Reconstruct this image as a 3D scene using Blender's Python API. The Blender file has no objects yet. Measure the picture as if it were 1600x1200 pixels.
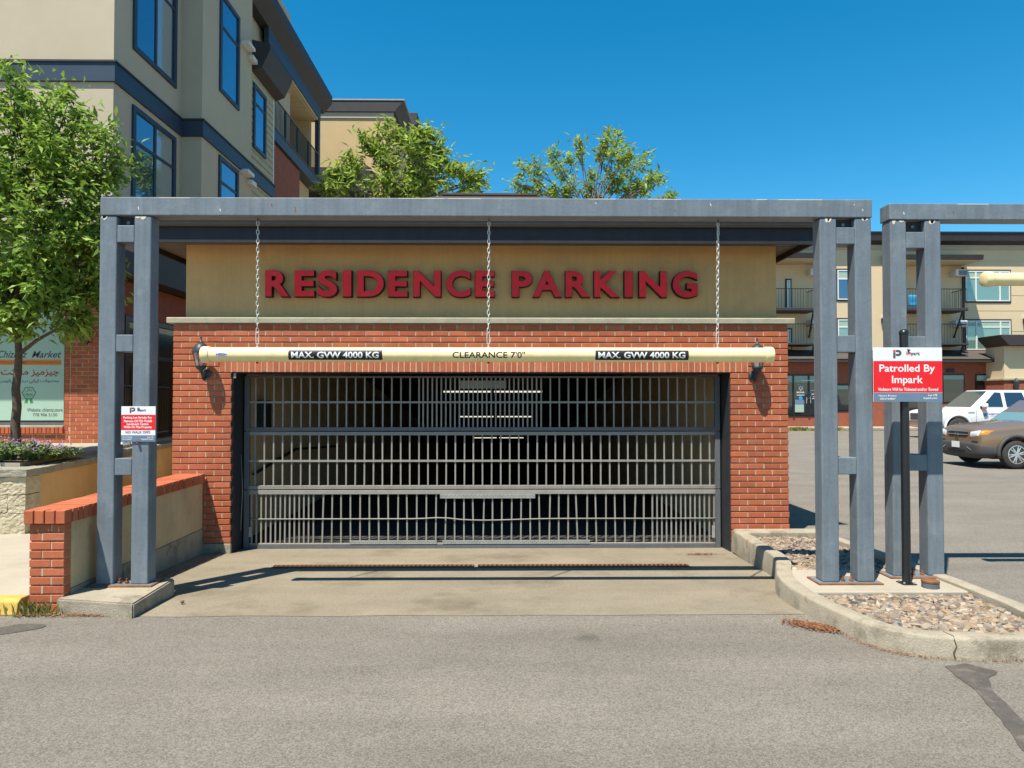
import bpy, bmesh, math, random
from mathutils import Vector, Matrix, noise as mnoise
R = math.radians
sc = bpy.context.scene
COL = sc.collection
rnd = random.Random(7)

# ------------------------------------------------------------------ camera, sky, sun, exposure
CAMZ, FPX, YAW, PITCH = 1.78, 1100.0, R(-0.68), R(1.15)
cam = bpy.data.cameras.new('camera'); camo = bpy.data.objects.new('camera', cam); COL.objects.link(camo)
cam.sensor_width = 36; cam.lens = 36*FPX/1600; cam.clip_end = 1500; cam.clip_start = 0.05
camo.location = (0, 0, CAMZ); camo.rotation_euler = (R(90)+PITCH, 0, YAW)
sc.camera = camo
CR = (Matrix.Rotation(YAW, 3, 'Z') @ Matrix.Rotation(R(90)+PITCH, 3, 'X'))
def ray(px, py): return CR @ Vector(((px-800)/FPX, -(py-600)/FPX, -1))
def at(px, py, Y):
    d = ray(px, py); k = Y/d.y
    return Vector((d.x*k, Y, CAMZ+d.z*k))
def X(px, Y, py=600): return at(px, py, Y).x
def Z(py, Y, px=800): return at(px, py, Y).z
def gnd(px, py, z=0):
    d = ray(px, py); k = (z-CAMZ)/d.z
    return Vector((d.x*k, d.y*k, z))
def YX(px, xx, py=600):
    d = ray(px, py); return d.y*xx/d.x

SUND = Vector((.26, .39, -1)).normalized()
w = bpy.data.worlds.new('World'); sc.world = w; w.use_nodes = True
nt = w.node_tree; bg = nt.nodes['Background']
sky = nt.nodes.new('ShaderNodeTexSky'); sky.sky_type = 'NISHITA'; sky.sun_disc = False
sky.sun_elevation = math.asin(-SUND.z); sky.sun_rotation = math.atan2(-SUND.x, -SUND.y)
sky.altitude = 400; sky.air_density = 1.0; sky.dust_density = 0.2; sky.ozone_density = 4.0
hs = nt.nodes.new('ShaderNodeHueSaturation'); hs.inputs['Saturation'].default_value = 1.385; hs.inputs['Hue'].default_value = .483
nt.links.new(sky.outputs[0], hs.inputs['Color']); nt.links.new(hs.outputs[0], bg.inputs[0])
bg.inputs[1].default_value = 0.093
sun = bpy.data.lights.new('sun', 'SUN'); sun.energy = 4.65; sun.angle = R(.5); sun.color = (1, .93, .82)
suno = bpy.data.objects.new('sun', sun); COL.objects.link(suno); suno.location = (-8, -10, 30)
suno.rotation_euler = SUND.to_track_quat('-Z', 'Y').to_euler()
vs = sc.view_settings; vs.view_transform = 'Standard'; vs.look = 'None'; vs.gamma = 1; vs.exposure = 0.92
vs.use_curve_mapping = False

# ------------------------------------------------------------------ materials
MAT = {}
def _n(nt, t, **k):
    n = nt.nodes.new(t)
    for a, b in k.items(): setattr(n, a, b)
    return n
def lin(r, g, b):
    f = lambda c: (c/255/12.92) if c/255 <= .04045 else ((c/255+.055)/1.055)**2.4
    return (f(r), f(g), f(b))
def mat(name, base, rough=.8, var=.12, vscale=3, fine=.1, fscale=90, bump=.15, bscale=120, metal=0, spec=.3,
        rand=0, island=0, streak=0, speck=None, speckscale=140, stain=None, stainscale=1.2, stainamt=.5, emit=None, estr=0,
        trans=0, coat=0, alt=None, spots=None, tracks=0, alpha=1):
    m = bpy.data.materials.new(name); m.use_nodes = True; MAT[name] = m
    t = m.node_tree; L = t.links.new; P = t.nodes['Principled BSDF']
    P.inputs['Roughness'].default_value = rough; P.inputs['Metallic'].default_value = metal
    P.inputs['Specular IOR Level'].default_value = spec
    if coat: P.inputs['Coat Weight'].default_value = coat; P.inputs['Coat Roughness'].default_value = .08
    P.inputs['Alpha'].default_value = alpha
    geo = _n(t, 'ShaderNodeNewGeometry'); pos = geo.outputs['Position']
    def nz(scale, detail=3, vec=pos, rough=.6):
        q = _n(t, 'ShaderNodeTexNoise'); q.inputs['Scale'].default_value = scale; q.inputs['Detail'].default_value = detail
        q.inputs['Roughness'].default_value = rough; L(vec, q.inputs['Vector']); return q.outputs['Fac']
    def rng(src, a, b, f0=.25, f1=.75):
        q = _n(t, 'ShaderNodeMapRange'); L(src, q.inputs[0])
        for i, v in ((1, f0), (2, f1), (3, a), (4, b)): q.inputs[i].default_value = v
        return q.outputs[0]
    fac = None
    def mul(v):
        nonlocal fac
        if fac is None: fac = v; return
        q = _n(t, 'ShaderNodeMath', operation='MULTIPLY'); L(fac, q.inputs[0]); L(v, q.inputs[1]); fac = q.outputs[0]
    if var: mul(rng(nz(vscale), 1-var, 1+var))
    if fine: mul(rng(nz(fscale, 2), 1-fine, 1+fine))
    if rand:
        oi = _n(t, 'ShaderNodeObjectInfo'); mul(rng(oi.outputs['Random'], 1-rand, 1+rand, 0, 1))
    if island: mul(rng(geo.outputs['Random Per Island'], 1-island, 1+island, 0, 1))
    if streak:
        mp = _n(t, 'ShaderNodeMapping'); mp.inputs['Scale'].default_value = (14, 14, .9); L(pos, mp.inputs[0])
        mul(rng(nz(1.6, 4, mp.outputs[0]), 1-streak, 1+streak))
    col = _n(t, 'ShaderNodeRGB'); col.outputs[0].default_value = (*base, 1); c = col.outputs[0]
    if alt:                                   # a second pigment chosen per piece
        oi = _n(t, 'ShaderNodeObjectInfo'); ad = _n(t, 'ShaderNodeMath', operation='ADD')
        L(oi.outputs['Random'], ad.inputs[0]); L(geo.outputs['Random Per Island'], ad.inputs[1])
        fr = _n(t, 'ShaderNodeMath', operation='FRACT'); L(ad.outputs[0], fr.inputs[0])
        rp = _n(t, 'ShaderNodeValToRGB'); L(fr.outputs[0], rp.inputs[0])
        els = [base]+list(alt); r = rp.color_ramp; r.interpolation = 'LINEAR'
        r.elements[0].color = (*els[0], 1); r.elements[1].color = (*els[-1], 1)
        for i in range(1, len(els)-1):
            e = r.elements.new(i/(len(els)-1)); e.color = (*els[i], 1)
        c = rp.outputs[0]
    if stain:
        mx = _n(t, 'ShaderNodeMix', data_type='RGBA'); L(c, mx.inputs[6]); mx.inputs[7].default_value = (*stain, 1)
        L(rng(nz(stainscale, 5, rough=.65), 0, stainamt, .52, .68), mx.inputs[0]); c = mx.outputs[2]
    if tracks:                                # wheel-polished lanes running across the lot
        mp = _n(t, 'ShaderNodeMapping'); mp.inputs['Scale'].default_value = (.22, 1.5, 1); mp.inputs['Rotation'].default_value = (0, 0, .06); L(pos, mp.inputs[0])
        mul(rng(nz(1.1, 4, mp.outputs[0]), 1-tracks, 1+tracks, .3, .7))
    if spots:                                 # oil drips and gum
        v = _n(t, 'ShaderNodeTexVoronoi'); v.inputs['Scale'].default_value = spots[0]; v.inputs['Randomness'].default_value = 1
        nv_ = _n(t, 'ShaderNodeTexNoise'); nv_.inputs['Scale'].default_value = 9; L(pos, nv_.inputs['Vector'])
        av = _n(t, 'ShaderNodeVectorMath', operation='MULTIPLY_ADD'); L(nv_.outputs['Color'], av.inputs[0]); av.inputs[1].default_value = (.12, .12, .12); L(pos, av.inputs[2])
        L(av.outputs[0], v.inputs['Vector']); sx = _n(t, 'ShaderNodeSeparateColor'); L(v.outputs['Color'], sx.inputs[0])
        th = _n(t, 'ShaderNodeMath', operation='MULTIPLY'); L(sx.outputs[1], th.inputs[0]); L(sx.outputs[1], th.inputs[1])
        th2 = _n(t, 'ShaderNodeMath', operation='MULTIPLY'); L(th.outputs[0], th2.inputs[0]); th2.inputs[1].default_value = spots[1]
        dv = _n(t, 'ShaderNodeMath', operation='DIVIDE'); L(v.outputs['Distance'], dv.inputs[0]); L(th2.outputs[0], dv.inputs[1])
        mul(rng(dv.outputs[0], spots[2], 1, .45, 1.15))
    if speck:
        v = _n(t, 'ShaderNodeTexVoronoi'); v.inputs['Scale'].default_value = speckscale; L(pos, v.inputs['Vector'])
        sx = _n(t, 'ShaderNodeSeparateColor'); L(v.outputs['Color'], sx.inputs[0])
        mul(rng(sx.outputs[0], speck[0], speck[1], 0, 1))
    if fac is not None:
        sm = _n(t, 'ShaderNodeVectorMath', operation='SCALE'); L(c, sm.inputs[0]); L(fac, sm.inputs['Scale']); c = sm.outputs[0]
    L(c, P.inputs['Base Color'])
    if bump:
        b = _n(t, 'ShaderNodeBump'); b.inputs['Strength'].default_value = bump; b.inputs['Distance'].default_value = .01
        L(nz(bscale, 3), b.inputs['Height']); L(b.outputs[0], P.inputs['Normal'])
    if emit: P.inputs['Emission Color'].default_value = (*emit, 1); P.inputs['Emission Strength'].default_value = estr
    if trans:
        tr = _n(t, 'ShaderNodeBsdfTranslucent'); L(c, tr.inputs[0]); ms = _n(t, 'ShaderNodeMixShader'); ms.inputs[0].default_value = trans
        L(P.outputs[0], ms.inputs[1]); L(tr.outputs[0], ms.inputs[2]); L(ms.outputs[0], t.nodes['Material Output'].inputs[0])
    return m
def glassy(name, base, rough=.03, mix=.35, tint=(.75, .85, 1), wav=.0):
    m = bpy.data.materials.new(name); m.use_nodes = True; MAT[name] = m
    t = m.node_tree; P = t.nodes['Principled BSDF']; L = t.links.new
    P.inputs['Base Color'].default_value = (*base, 1); P.inputs['Roughness'].default_value = .2
    g = _n(t, 'ShaderNodeBsdfGlossy'); g.inputs['Color'].default_value = (*tint, 1); g.inputs['Roughness'].default_value = rough
    lw = _n(t, 'ShaderNodeFresnel'); lw.inputs['IOR'].default_value = 1.5
    ad = _n(t, 'ShaderNodeMath', operation='ADD', use_clamp=True); L(lw.outputs[0], ad.inputs[0]); ad.inputs[1].default_value = mix
    if wav:
        ge = _n(t, 'ShaderNodeNewGeometry'); q = _n(t, 'ShaderNodeTexNoise'); q.inputs['Scale'].default_value = 1.3; L(ge.outputs['Position'], q.inputs['Vector'])
        b = _n(t, 'ShaderNodeBump'); b.inputs['Strength'].default_value = wav; b.inputs['Distance'].default_value = .05; L(q.outputs['Fac'], b.inputs['Height']); L(b.outputs[0], g.inputs['Normal'])
    ms = _n(t, 'ShaderNodeMixShader'); L(ad.outputs[0], ms.inputs[0]); L(P.outputs[0], ms.inputs[1]); L(g.outputs[0], ms.inputs[2])
    L(ms.outputs[0], t.nodes['Material Output'].inputs[0]); return m

mat('asphalt', (.176, .157, .129), .9, .09, .8, .26, 170, .6, 260, speck=(.66, 1.36), speckscale=125, tracks=.14, spots=(1.1, .17, .66), stain=(.145, .128, .102), stainscale=.6, stainamt=.35)
mat('asphalt_seal', (.085, .075, .063), .8, .25, 6, .3, 120, .4, 160, stain=(.15, .13, .105), stainscale=9, stainamt=.7)
mat('concrete', (.218, .186, .132), .85, .12, 1.4, .14, 120, .25, 160, stain=(.135, .11, .073), stainscale=1.1, stainamt=.75, speck=(.86, 1.12), speckscale=110, tracks=.1, spots=(1.6, .12, .7))
mat('kerb_concrete', (.31, .27, .20), .9, .15, 5, .16, 90, .6, 70, stain=(.13, .11, .075), stainscale=3.4, stainamt=.85)
mat('walk_concrete', (.35, .31, .24), .85, .08, 1.5, .08, 120, .2, 150, stain=(.27, .235, .175), stainscale=2, stainamt=.4)
mat('yellow_paint', (.50, .33, .07), .7, .15, 7, .15, 90, .3, 90, stain=(.38, .33, .25), stainscale=5, stainamt=.85)
mat('brick', (.40, .112, .050), .88, .10, 9, .14, 160, .4, 140, spec=.2, rand=.10, island=.08,
    alt=[(.43, .125, .057), (.37, .10, .046), (.44, .135, .066), (.40, .110, .052), (.39, .102, .048)], stain=(.46, .23, .15), stainscale=4, stainamt=.25)
mat('brick_shop', (.36, .095, .04), .88, .12, 9, .12, 140, .3, 140, spec=.2, rand=.12, island=.1,
    alt=[(.40, .11, .05), (.33, .085, .04), (.42, .12, .06)])
mat('mortar', (.46, .36, .25), .95, .15, 12, .15, 150, .3, 200)
mat('stucco', (.63, .38, .155), .95, .08, 1.6, .10, 110, .6, 170, stain=(.46, .30, .145), stainscale=1.1, stainamt=.5, streak=.05)
mat('stucco_wing', (.56, .415, .235), .95, .10, 2.5, .10, 110, .6, 170, stain=(.40, .29, .16), stainscale=2.2, stainamt=.5, streak=.08)
mat('stucco_panel', (.58, .385, .18), .95, .10, 2.2, .10, 110, .6, 170, stain=(.46, .30, .14), stainscale=1.8, stainamt=.5, streak=.06)
mat('stucco_olive', (.455, .388, .28), .95, .05, 1.2, .06, 90, .4, 120)
mat('stucco_gold', (.52, .37, .19), .95, .05, 1, .05, 60, .3, 90)
mat('stucco_far', (.60, .475, .30), .95, .04, .6, .04, 40, .2, 60)
mat('stone_ledge', (.36, .325, .235), .9, .12, 6, .12, 110, .4, 90, stain=(.28, .25, .19), stainscale=4, stainamt=.5)
mat('split_stone', (.43, .37, .25), .95, .16, 7, .16, 60, .9, 55, rand=.08, stain=(.26, .21, .135), stainscale=5, stainamt=.4)
mat('cap_stone', (.27, .25, .20), .95, .14, 7, .16, 60, .8, 60, rand=.08)
mat('navy_trim', (.028, .045, .072), .5, .1, 4, .05, 60, .05, 60, spec=.4)
mat('dark_trim', (.042, .036, .036), .6, .12, 4, .06, 60, .06, 60)
mat('frieze', (.024, .023, .026), .6, .14, 5, .1, 60, .08, 60, streak=.15)
mat('gutter', (.085, .068, .055), .5, .1, 5, .05, 60, .04, 60)
mat('soffit_board', (.15, .115, .08), .7, .12, 5, .08, 60, .06, 60)
mat('cream_soffit', (.50, .41, .26), .8, .05, 3, .04, 60, .05, 60)
mat('shingle', (.075, .062, .052), .95, .2, 9, .25, 60, .5, 40, rand=.1)
mat('steel_paint', (.138, .166, .188), .5, .12, 2.6, .08, 50, .14, 40, spec=.4, streak=.16, stain=(.20, .222, .235), stainscale=5, stainamt=.6)
mat('primer', (.62, .56, .44), .8, .1, 20, .1, 90, .1, 90)
mat('rust', (.20, .085, .035), .9, .25, 12, .25, 90, .4, 90, stain=(.10, .05, .03), stainscale=14, stainamt=.6)
mat('gate_steel', (.105, .11, .118), .55, .12, 5, .08, 90, .08, 60, spec=.4, streak=.1)
mat('gate_bar', (.25, .235, .205), .5, .12, 8, .08, 90, .05, 60, spec=.4, rand=.07)
mat('galv', (.30, .30, .27), .55, .15, 12, .1, 90, .1, 60, metal=.1)
mat('jamb_steel', (.028, .03, .034), .6, .15, 6, .1, 60, .05, 60, streak=.2)
mat('chain_steel', (.56, .55, .50), .45, .1, 30, .1, 90, .05, 60, metal=.25)
mat('pvc', (.80, .66, .34), .42, .06, 3, .04, 60, .03, 60, spec=.45, streak=.04, stain=(.55, .45, .25), stainscale=7, stainamt=.4)
mat('label_black', (.016, .017, .017), .5, .05, 5, .03, 60, 0)
mat('print_white', (.74, .74, .72), .6, .03, 5, 0, 60, 0)
mat('print_black', (.02, .02, .022), .6, 0, 5, 0, 60, 0)
mat('print_grey', (.07, .075, .085), .6, 0, 5, 0, 60, 0)
mat('print_blue', (.02, .045, .30), .6, 0, 5, 0, 60, 0)
mat('sign_white', (.72, .72, .71), .45, .03, 8, 0, 60, 0)
mat('sign_red', (.72, .016, .022), .45, .04, 8, 0, 60, 0)
mat('sign_slate', (.13, .19, .27), .45, .06, 8, 0, 60, 0)
mat('sign_maroon', (.25, .06, .07), .6, 0, 8, 0, 60, 0)
mat('letter_red', (.80, .006, .010), .4, .14, 9, .08, 90, .04, 60, spec=.4, rand=.12, stain=(.43, .06, .06), stainscale=14, stainamt=.3)
mat('letter_side', (.02, .022, .018), .6, .1, 5, .05, 60, 0)
mat('lantern_metal', (.045, .055, .058), .45, .2, 20, .1, 90, .1, 60, metal=.3)
mat('lantern_glass', (.50, .48, .42), .15, .15, 14, .05, 60, .05, 60, spec=.6, alpha=.45)
mat('black_paint', (.012, .013, .015), .35, .1, 5, .05, 60, .02, 60, spec=.5)
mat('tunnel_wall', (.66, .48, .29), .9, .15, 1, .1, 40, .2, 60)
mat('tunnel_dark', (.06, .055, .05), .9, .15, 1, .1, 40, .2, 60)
mat('tube_light', (.9, .9, .8), .5, 0, 1, 0, 1, 0, emit=(1, .95, .75), estr=.5)
mat('bark', (.105, .078, .055), .95, .25, 14, .25, 60, .8, 60)
mat('bark_pale', (.17, .14, .115), .95, .25, 14, .25, 60, .6, 60)
mat('leaf', (.225, .35, .055), .5, .22, 2.2, 0, 1, 0, spec=.35, island=.4, trans=.45, alt=[(.17, .29, .05), (.28, .39, .055), (.21, .34, .065), (.31, .38, .05), (.185, .32, .05)])
mat('leaf_far', (.28, .39, .075), .5, .22, 1.6, 0, 1, 0, spec=.35, island=.4, trans=.45, alt=[(.20, .33, .06), (.33, .42, .07), (.26, .37, .08), (.36, .40, .06), (.235, .36, .07)])
mat('leaf_herb', (.20, .27, .09), .7, .2, 4, 0, 1, 0, spec=.2, island=.35, trans=.3)
mat('flower', (.24, .18, .29), .8, .2, 4, 0, 1, 0, island=.3)
mat('weed', (.24, .24, .07), .8, .2, 9, 0, 1, 0, island=.4, trans=.3)
mat('litter', (.24, .115, .055), .95, .2, 9, .2, 90, .2, 60, island=.4)
mat('needle_litter', (.21, .095, .045), .95, .2, 9, .2, 90, .2, 60, island=.4)
mat('pebble', (.27, .195, .125), .9, .1, 20, .14, 120, .3, 120, spec=.25,
    alt=[(.33, .25, .165), (.16, .105, .068), (.42, .36, .28), (.11, .10, .09), (.29, .195, .12), (.045, .048, .053), (.30, .26, .20), (.12, .08, .052), (.36, .27, .18), (.20, .19, .175)])
mat('soil', (.12, .085, .055), .95, .2, 9, .2, 60, .6, 60)
mat('white_metal', (.62, .62, .60), .5, .05, 5, 0, 60, 0)
mat('vinyl_white', (.66, .66, .62), .5, .04, 5, 0, 60, 0)
glassy('win_glass', (.02, .03, .05), .02, .22, (.62, .80, 1), wav=.05)
glassy('win_curtain', (.30, .31, .27), .04, .10, (.7, .85, 1), wav=.05)
glassy('win_green', (.15, .24, .19), .05, .16, (.8, 1, .9), wav=.1)
glassy('shop_glass', (.012, .013, .014), .03, .02, (.8, .9, .9))
glassy('car_glass', (.018, .035, .05), .03, .05, (.7, .88, 1))
glassy('car_glass_pale', (.16, .27, .25), .05, .12, (.8, 1, 1))
mat('blind', (.30, .41, .33), .8, .03, 3, 0, 60, 0)
mat('poster', (.33, .475, .375), .45, .05, 2, 0, 60, 0, spec=.35)
mat('poster_band', (.62, .20, .035), .5, .03, 5, 0, 60, 0)
mat('poster_red', (.36, .03, .028), .6, 0, 5, 0, 60, 0)
mat('poster_green', (.03, .20, .065), .6, 0, 5, 0, 60, 0)
mat('poster_rust', (.36, .10, .025), .6, 0, 5, 0, 60, 0)
mat('car_bronze', (.27, .18, .115), .25, .03, 3, .05, 400, 0, metal=.45, spec=.5, coat=.8)
mat('car_white', (.70, .70, .68), .35, .02, 3, 0, 60, 0, spec=.5, coat=.5)
mat('car_cladding', (.055, .053, .052), .6, .05, 6, .08, 200, .05, 200)
mat('rubber', (.045, .042, .038), .85, .12, 9, .1, 90, .1, 90)
mat('alloy', (.55, .55, .54), .3, .05, 9, 0, 60, 0, metal=.6)
mat('chrome', (.65, .66, .68), .12, 0, 9, 0, 60, 0, metal=.9)
mat('headlamp', (.72, .76, .78), .12, .3, 22, 0, 60, .3, 40, metal=.3, spec=.7)
mat('amber', (.65, .20, .02), .3, .1, 9, 0, 60, 0)
mat('blue_cloth', (.03, .26, .48), .8, .15, 9, .05, 60, 0)
mat('rose_siding', (.43, .38, .25), .85, .05, 4, .06, 60, .1, 60)
mat('brick_far', (.27, .085, .048), .9, .12, 6, .12, 22, .2, 30)

# ------------------------------------------------------------------ mesh helpers
class MB:
    def __init__(s): s.v = []; s.f = []
    def quad(s, *p):
        i = len(s.v); s.v += [tuple(q) for q in p]; s.f.append(tuple(range(i, i+len(p)))); return s
    def box(s, x0, x1, y0, y1, z0, z1):
        i = len(s.v)
        s.v += [(x0, y0, z0), (x1, y0, z0), (x1, y1, z0), (x0, y1, z0), (x0, y0, z1), (x1, y0, z1), (x1, y1, z1), (x0, y1, z1)]
        s.f += [tuple(i+k for k in q) for q in ((3, 2, 1, 0), (4, 5, 6, 7), (0, 1, 5, 4), (1, 2, 6, 5), (2, 3, 7, 6), (3, 0, 4, 7))]; return s
    def prism(s, poly, a0, a1, axis='z'):
        # poly: 2D outline; axis z: (x,y) ; axis y: (x,z) ; axis x: (y,z)
        n = len(poly); i = len(s.v)
        for a in (a0, a1):
            for p, q in poly: s.v.append((p, q, a) if axis == 'z' else (p, a, q) if axis == 'y' else (a, p, q))
        ar = sum(poly[k][0]*poly[(k+1) % n][1]-poly[(k+1) % n][0]*poly[k][1] for k in range(n)) > 0
        if axis == 'y': ar = not ar
        b, t = tuple(range(i, i+n)), tuple(range(i+n, i+2*n))
        s.f += [b[::-1], t] if ar else [b, t[::-1]]
        for k in range(n):
            k2 = (k+1) % n; q = (i+k, i+k2, i+n+k2, i+n+k); s.f.append(q if ar else q[::-1])
        return s
    def tube(s, pts, rad, n=8, cap=True):
        pts = [Vector(p) for p in pts]; i = len(s.v); m = len(pts)
        if not hasattr(rad, '__len__'): rad = [rad]*m
        up = None
        for k, p in enumerate(pts):
            d = (pts[min(k+1, m-1)]-pts[max(k-1, 0)]).normalized()
            if up is None: up = Vector((0, 0, 1)) if abs(d.z) < .9 else Vector((1, 0, 0))
            a = d.cross(up).normalized(); b = a.cross(d).normalized(); up = b
            for j in range(n):
                t = 2*math.pi*j/n; s.v.append(tuple(p+(a*math.cos(t)+b*math.sin(t))*rad[k]))
        for k in range(m-1):
            for j in range(n):
                j2 = (j+1) % n; s.f.append((i+k*n+j, i+k*n+j2, i+(k+1)*n+j2, i+(k+1)*n+j))
        if cap: s.f += [tuple(i+j for j in range(n))[::-1], tuple(i+(m-1)*n+j for j in range(n))]
        return s
    def lathe(s, prof, c=(0, 0, 0), n=12, axis='z', rot=0):
        i = len(s.v); m = len(prof)
        for r_, h in prof:
            for j in range(n):
                t = 2*math.pi*j/n+rot; a, b = r_*math.cos(t), r_*math.sin(t)
                q = (a, b, h) if axis == 'z' else (a, h, b) if axis == 'y' else (h, a, b)
                s.v.append((c[0]+q[0], c[1]+q[1], c[2]+q[2]))
        fl = axis == 'y'
        for k in range(m-1):
            for j in range(n):
                j2 = (j+1) % n; q = (i+k*n+j, i+k*n+j2, i+(k+1)*n+j2, i+(k+1)*n+j); s.f.append(q[::-1] if fl else q)
        e = [tuple(i+j for j in range(n))[::-1], tuple(i+(m-1)*n+j for j in range(n))]
        s.f += [q[::-1] for q in e] if fl else e
        return s
    def mesh(s, name='m'):
        me = bpy.data.meshes.new(name); me.from_pydata(s.v, [], s.f); me.update(); return me
    def build(s, name, m, parent=None, smooth=False, bevel=0, seg=2, auto=None):
        me = s.mesh(name); return put(name, me, m, parent, smooth, bevel, seg, auto)
INV = {}
def put(name, me, m, parent=None, smooth=False, bevel=0, seg=2, auto=None, loc=None):
    o = bpy.data.objects.new(name, me); COL.objects.link(o)
    if m is not None:
        for q in ([m] if isinstance(m, str) else m):
            if len(me.materials) < (1 if isinstance(m, str) else len(m)): me.materials.append(MAT[q])
    if smooth:
        me.polygons.foreach_set('use_smooth', [True]*len(me.polygons))
        if auto: me.set_sharp_from_angle(angle=R(auto))
    if bevel:
        b = o.modifiers.new('bevel', 'BEVEL'); b.width = bevel; b.segments = seg; b.limit_method = 'ANGLE'; b.angle_limit = R(40)
    if loc is not None: o.location = loc
    if parent is not None: adopt(o, parent)
    return o
def adopt(o, parent):
    o.parent = parent
    if parent in INV: o.matrix_parent_inverse = INV[parent]
def thing(name, label, cat, loc=(0, 0, 0), group=None):
    o = bpy.data.objects.new(name, None); COL.objects.link(o); o.location = loc; o.empty_display_size = .2
    INV[o] = Matrix.Translation(-Vector(loc)); tag(o, label, cat, group); return o
def tag(o, label=None, cat=None, group=None, kind=None):
    if label: o['label'] = label
    if cat: o['category'] = cat
    if group: o['group'] = group
    if kind: o['kind'] = kind
    return o
def struct(o): o['kind'] = 'structure'; return o
def stuff(o): o['kind'] = 'stuff'; return o

def text_mesh(s, off=0, ext=0, res=4, shear=0, space=1.0):
    c = bpy.data.curves.new('lettering', 'FONT'); c.body = s; c.offset = off; c.extrude = ext; c.resolution_u = res
    c.shear = shear; c.space_character = space
    o = bpy.data.objects.new('lettering', c); me = bpy.data.meshes.new_from_object(o)
    bpy.data.objects.remove(o); bpy.data.curves.remove(c); me.materials.clear(); return me
def text_fit(name, s, x0, x1, z0, z1, y, m, parent, off=.01, thick=0, shear=0, space=1.0, side=None, res=3):
    # lettering that faces -Y, filled into the box x0..x1 / z0..z1 (the box of its inked outline); z1 None keeps proportion
    me = text_mesh(s, off, .5 if thick else 0, res, shear, space)
    vs_ = [v.co for v in me.vertices]
    ax, bx_ = min(v.x for v in vs_), max(v.x for v in vs_); ay, by = min(v.y for v in vs_), max(v.y for v in vs_)
    kx = (x1-x0)/(bx_-ax); kz = kx if z1 is None else (z1-z0)/(by-ay)
    for v in me.vertices:
        p = v.co.copy(); v.co = (x0+(p.x-ax)*kx, y-p.z*thick, z0+(p.y-ay)*kz)
    me.update()
    o = put(name, me, [m, side] if side else m, parent)
    if side:
        for p in me.polygons: p.material_index = 0 if p.normal.y < -.7 else 1
    return o
def bisect_z(me, zs):
    bm = bmesh.new(); bm.from_mesh(me)
    for z in zs: bmesh.ops.bisect_plane(bm, geom=bm.verts[:]+bm.edges[:]+bm.faces[:], plane_co=(0, 0, z), plane_no=(0, 0, 1))
    bm.to_mesh(me); bm.free()

def grid_displace(me, cuts, amp, scale, seed=0):
    bm = bmesh.new(); bm.from_mesh(me); bmesh.ops.subdivide_edges(bm, edges=bm.edges[:], cuts=cuts, use_grid_fill=True)
    bm.normal_update()
    for v in bm.verts:
        p = v.co*scale+Vector((seed*3.7, seed*1.3, seed)); d = mnoise.noise(p)*.7+mnoise.noise(p*2.7)*.4
        v.co += v.normal*d*amp
    bm.to_mesh(me); bm.free(); me.update(); return me

# bricks: one shared mesh per size
BRK = {}
def brick_mesh(w_, d, h, chamfer=.004):
    k = (round(w_, 3), round(d, 3), round(h, 3))
    if k not in BRK:
        c = chamfer; v = []
        for yy, ins in ((0, c), (c, 0), (d, 0)):
            for sx, sz in ((0, 0), (1, 0), (1, 1), (0, 1)): v.append((ins+(w_-2*ins)*sx, yy, ins+(h-2*ins)*sz))
        f = [(0, 1, 2, 3), (11, 10, 9, 8)]
        for a in (0, 4):
            for j in range(4): j2 = (j+1) % 4; f.append((a+j2, a+j, a+4+j, a+4+j2))
        me = bpy.data.meshes.new('brick'); me.from_pydata(v, [], [q for q in f]); me.update()
        bm = bmesh.new(); bm.from_mesh(me); bmesh.ops.recalc_face_normals(bm, faces=bm.faces[:]); bm.to_mesh(me); bm.free()
        BRK[k] = me
    return BRK[k]
def lay_bricks(cells, parent, material, y, depth, limit=300, jit=.0015, cname='brick', joints=True):
    # cells: (x0,x1,z0,z1) faces in a wall that looks to -Y at plane y
    cells = sorted(cells, key=lambda c: -(c[1]-c[0])*(c[3]-c[2])); rest = MB(); base = {}
    for i, (x0, x1, z0, z1) in enumerate(cells):
        dy = rnd.uniform(-jit, jit*1.6)
        me = brick_mesh(x1-x0, depth, z1-z0)
        if i < limit:
            o = bpy.data.objects.new(cname, me); COL.objects.link(o)
            if not me.materials: me.materials.append(MAT[material])
            o.location = (x0, y+dy, z0); o.rotation_euler = (0, rnd.gauss(0, .0022), rnd.gauss(0, .003)); adopt(o, parent)
        else:
            k = len(rest.v)
            for v in me.vertices: rest.v.append((v.co.x+x0, v.co.y+y+dy, v.co.z+z0))
            for p in me.polygons: rest.f.append(tuple(k+q for q in p.vertices))
    if rest.v: stuff(rest.build(cname+'work', material, parent))
    if joints:                       # vertical joints are struck nearly flush, bed joints stay raked
        hj = MB(); starts = {}
        for c in cells: starts.setdefault(round(c[2]*20), []).append((c[0], c[2]))
        for x0, x1, z0, z1 in cells:
            kk = round(z0*20)
            if any(abs(q[0]-x1-.0095) < .008 and abs(q[1]-z0) < .02 for dk in (-1, 0, 1) for q in starts.get(kk+dk, ())): hj.box(x1-.002, x1+.013, y+.003+rnd.uniform(0, .002), y+depth*.5, z0+.001, z1-.001)
        stuff(hj.build('head_joints', 'mortar', parent))
def courses(x0, x1, z0, n, h, L, joint=.010, start=0):
    out = []
    for r_ in range(n):
        a = x0-(L/2 if (r_+start) % 2 else 0)
        while a < x1-.02:
            b0, b1 = max(a, x0), min(a+L-joint, x1)
            if b1-b0 > .03: out.append((b0+rnd.uniform(-.002, .002), b1+rnd.uniform(-.002, .002), z0+r_*h+rnd.uniform(-.001, .001), z0+(r_+1)*h-joint-.0045+rnd.uniform(-.0015, .001)))
            a += L
    return out

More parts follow.
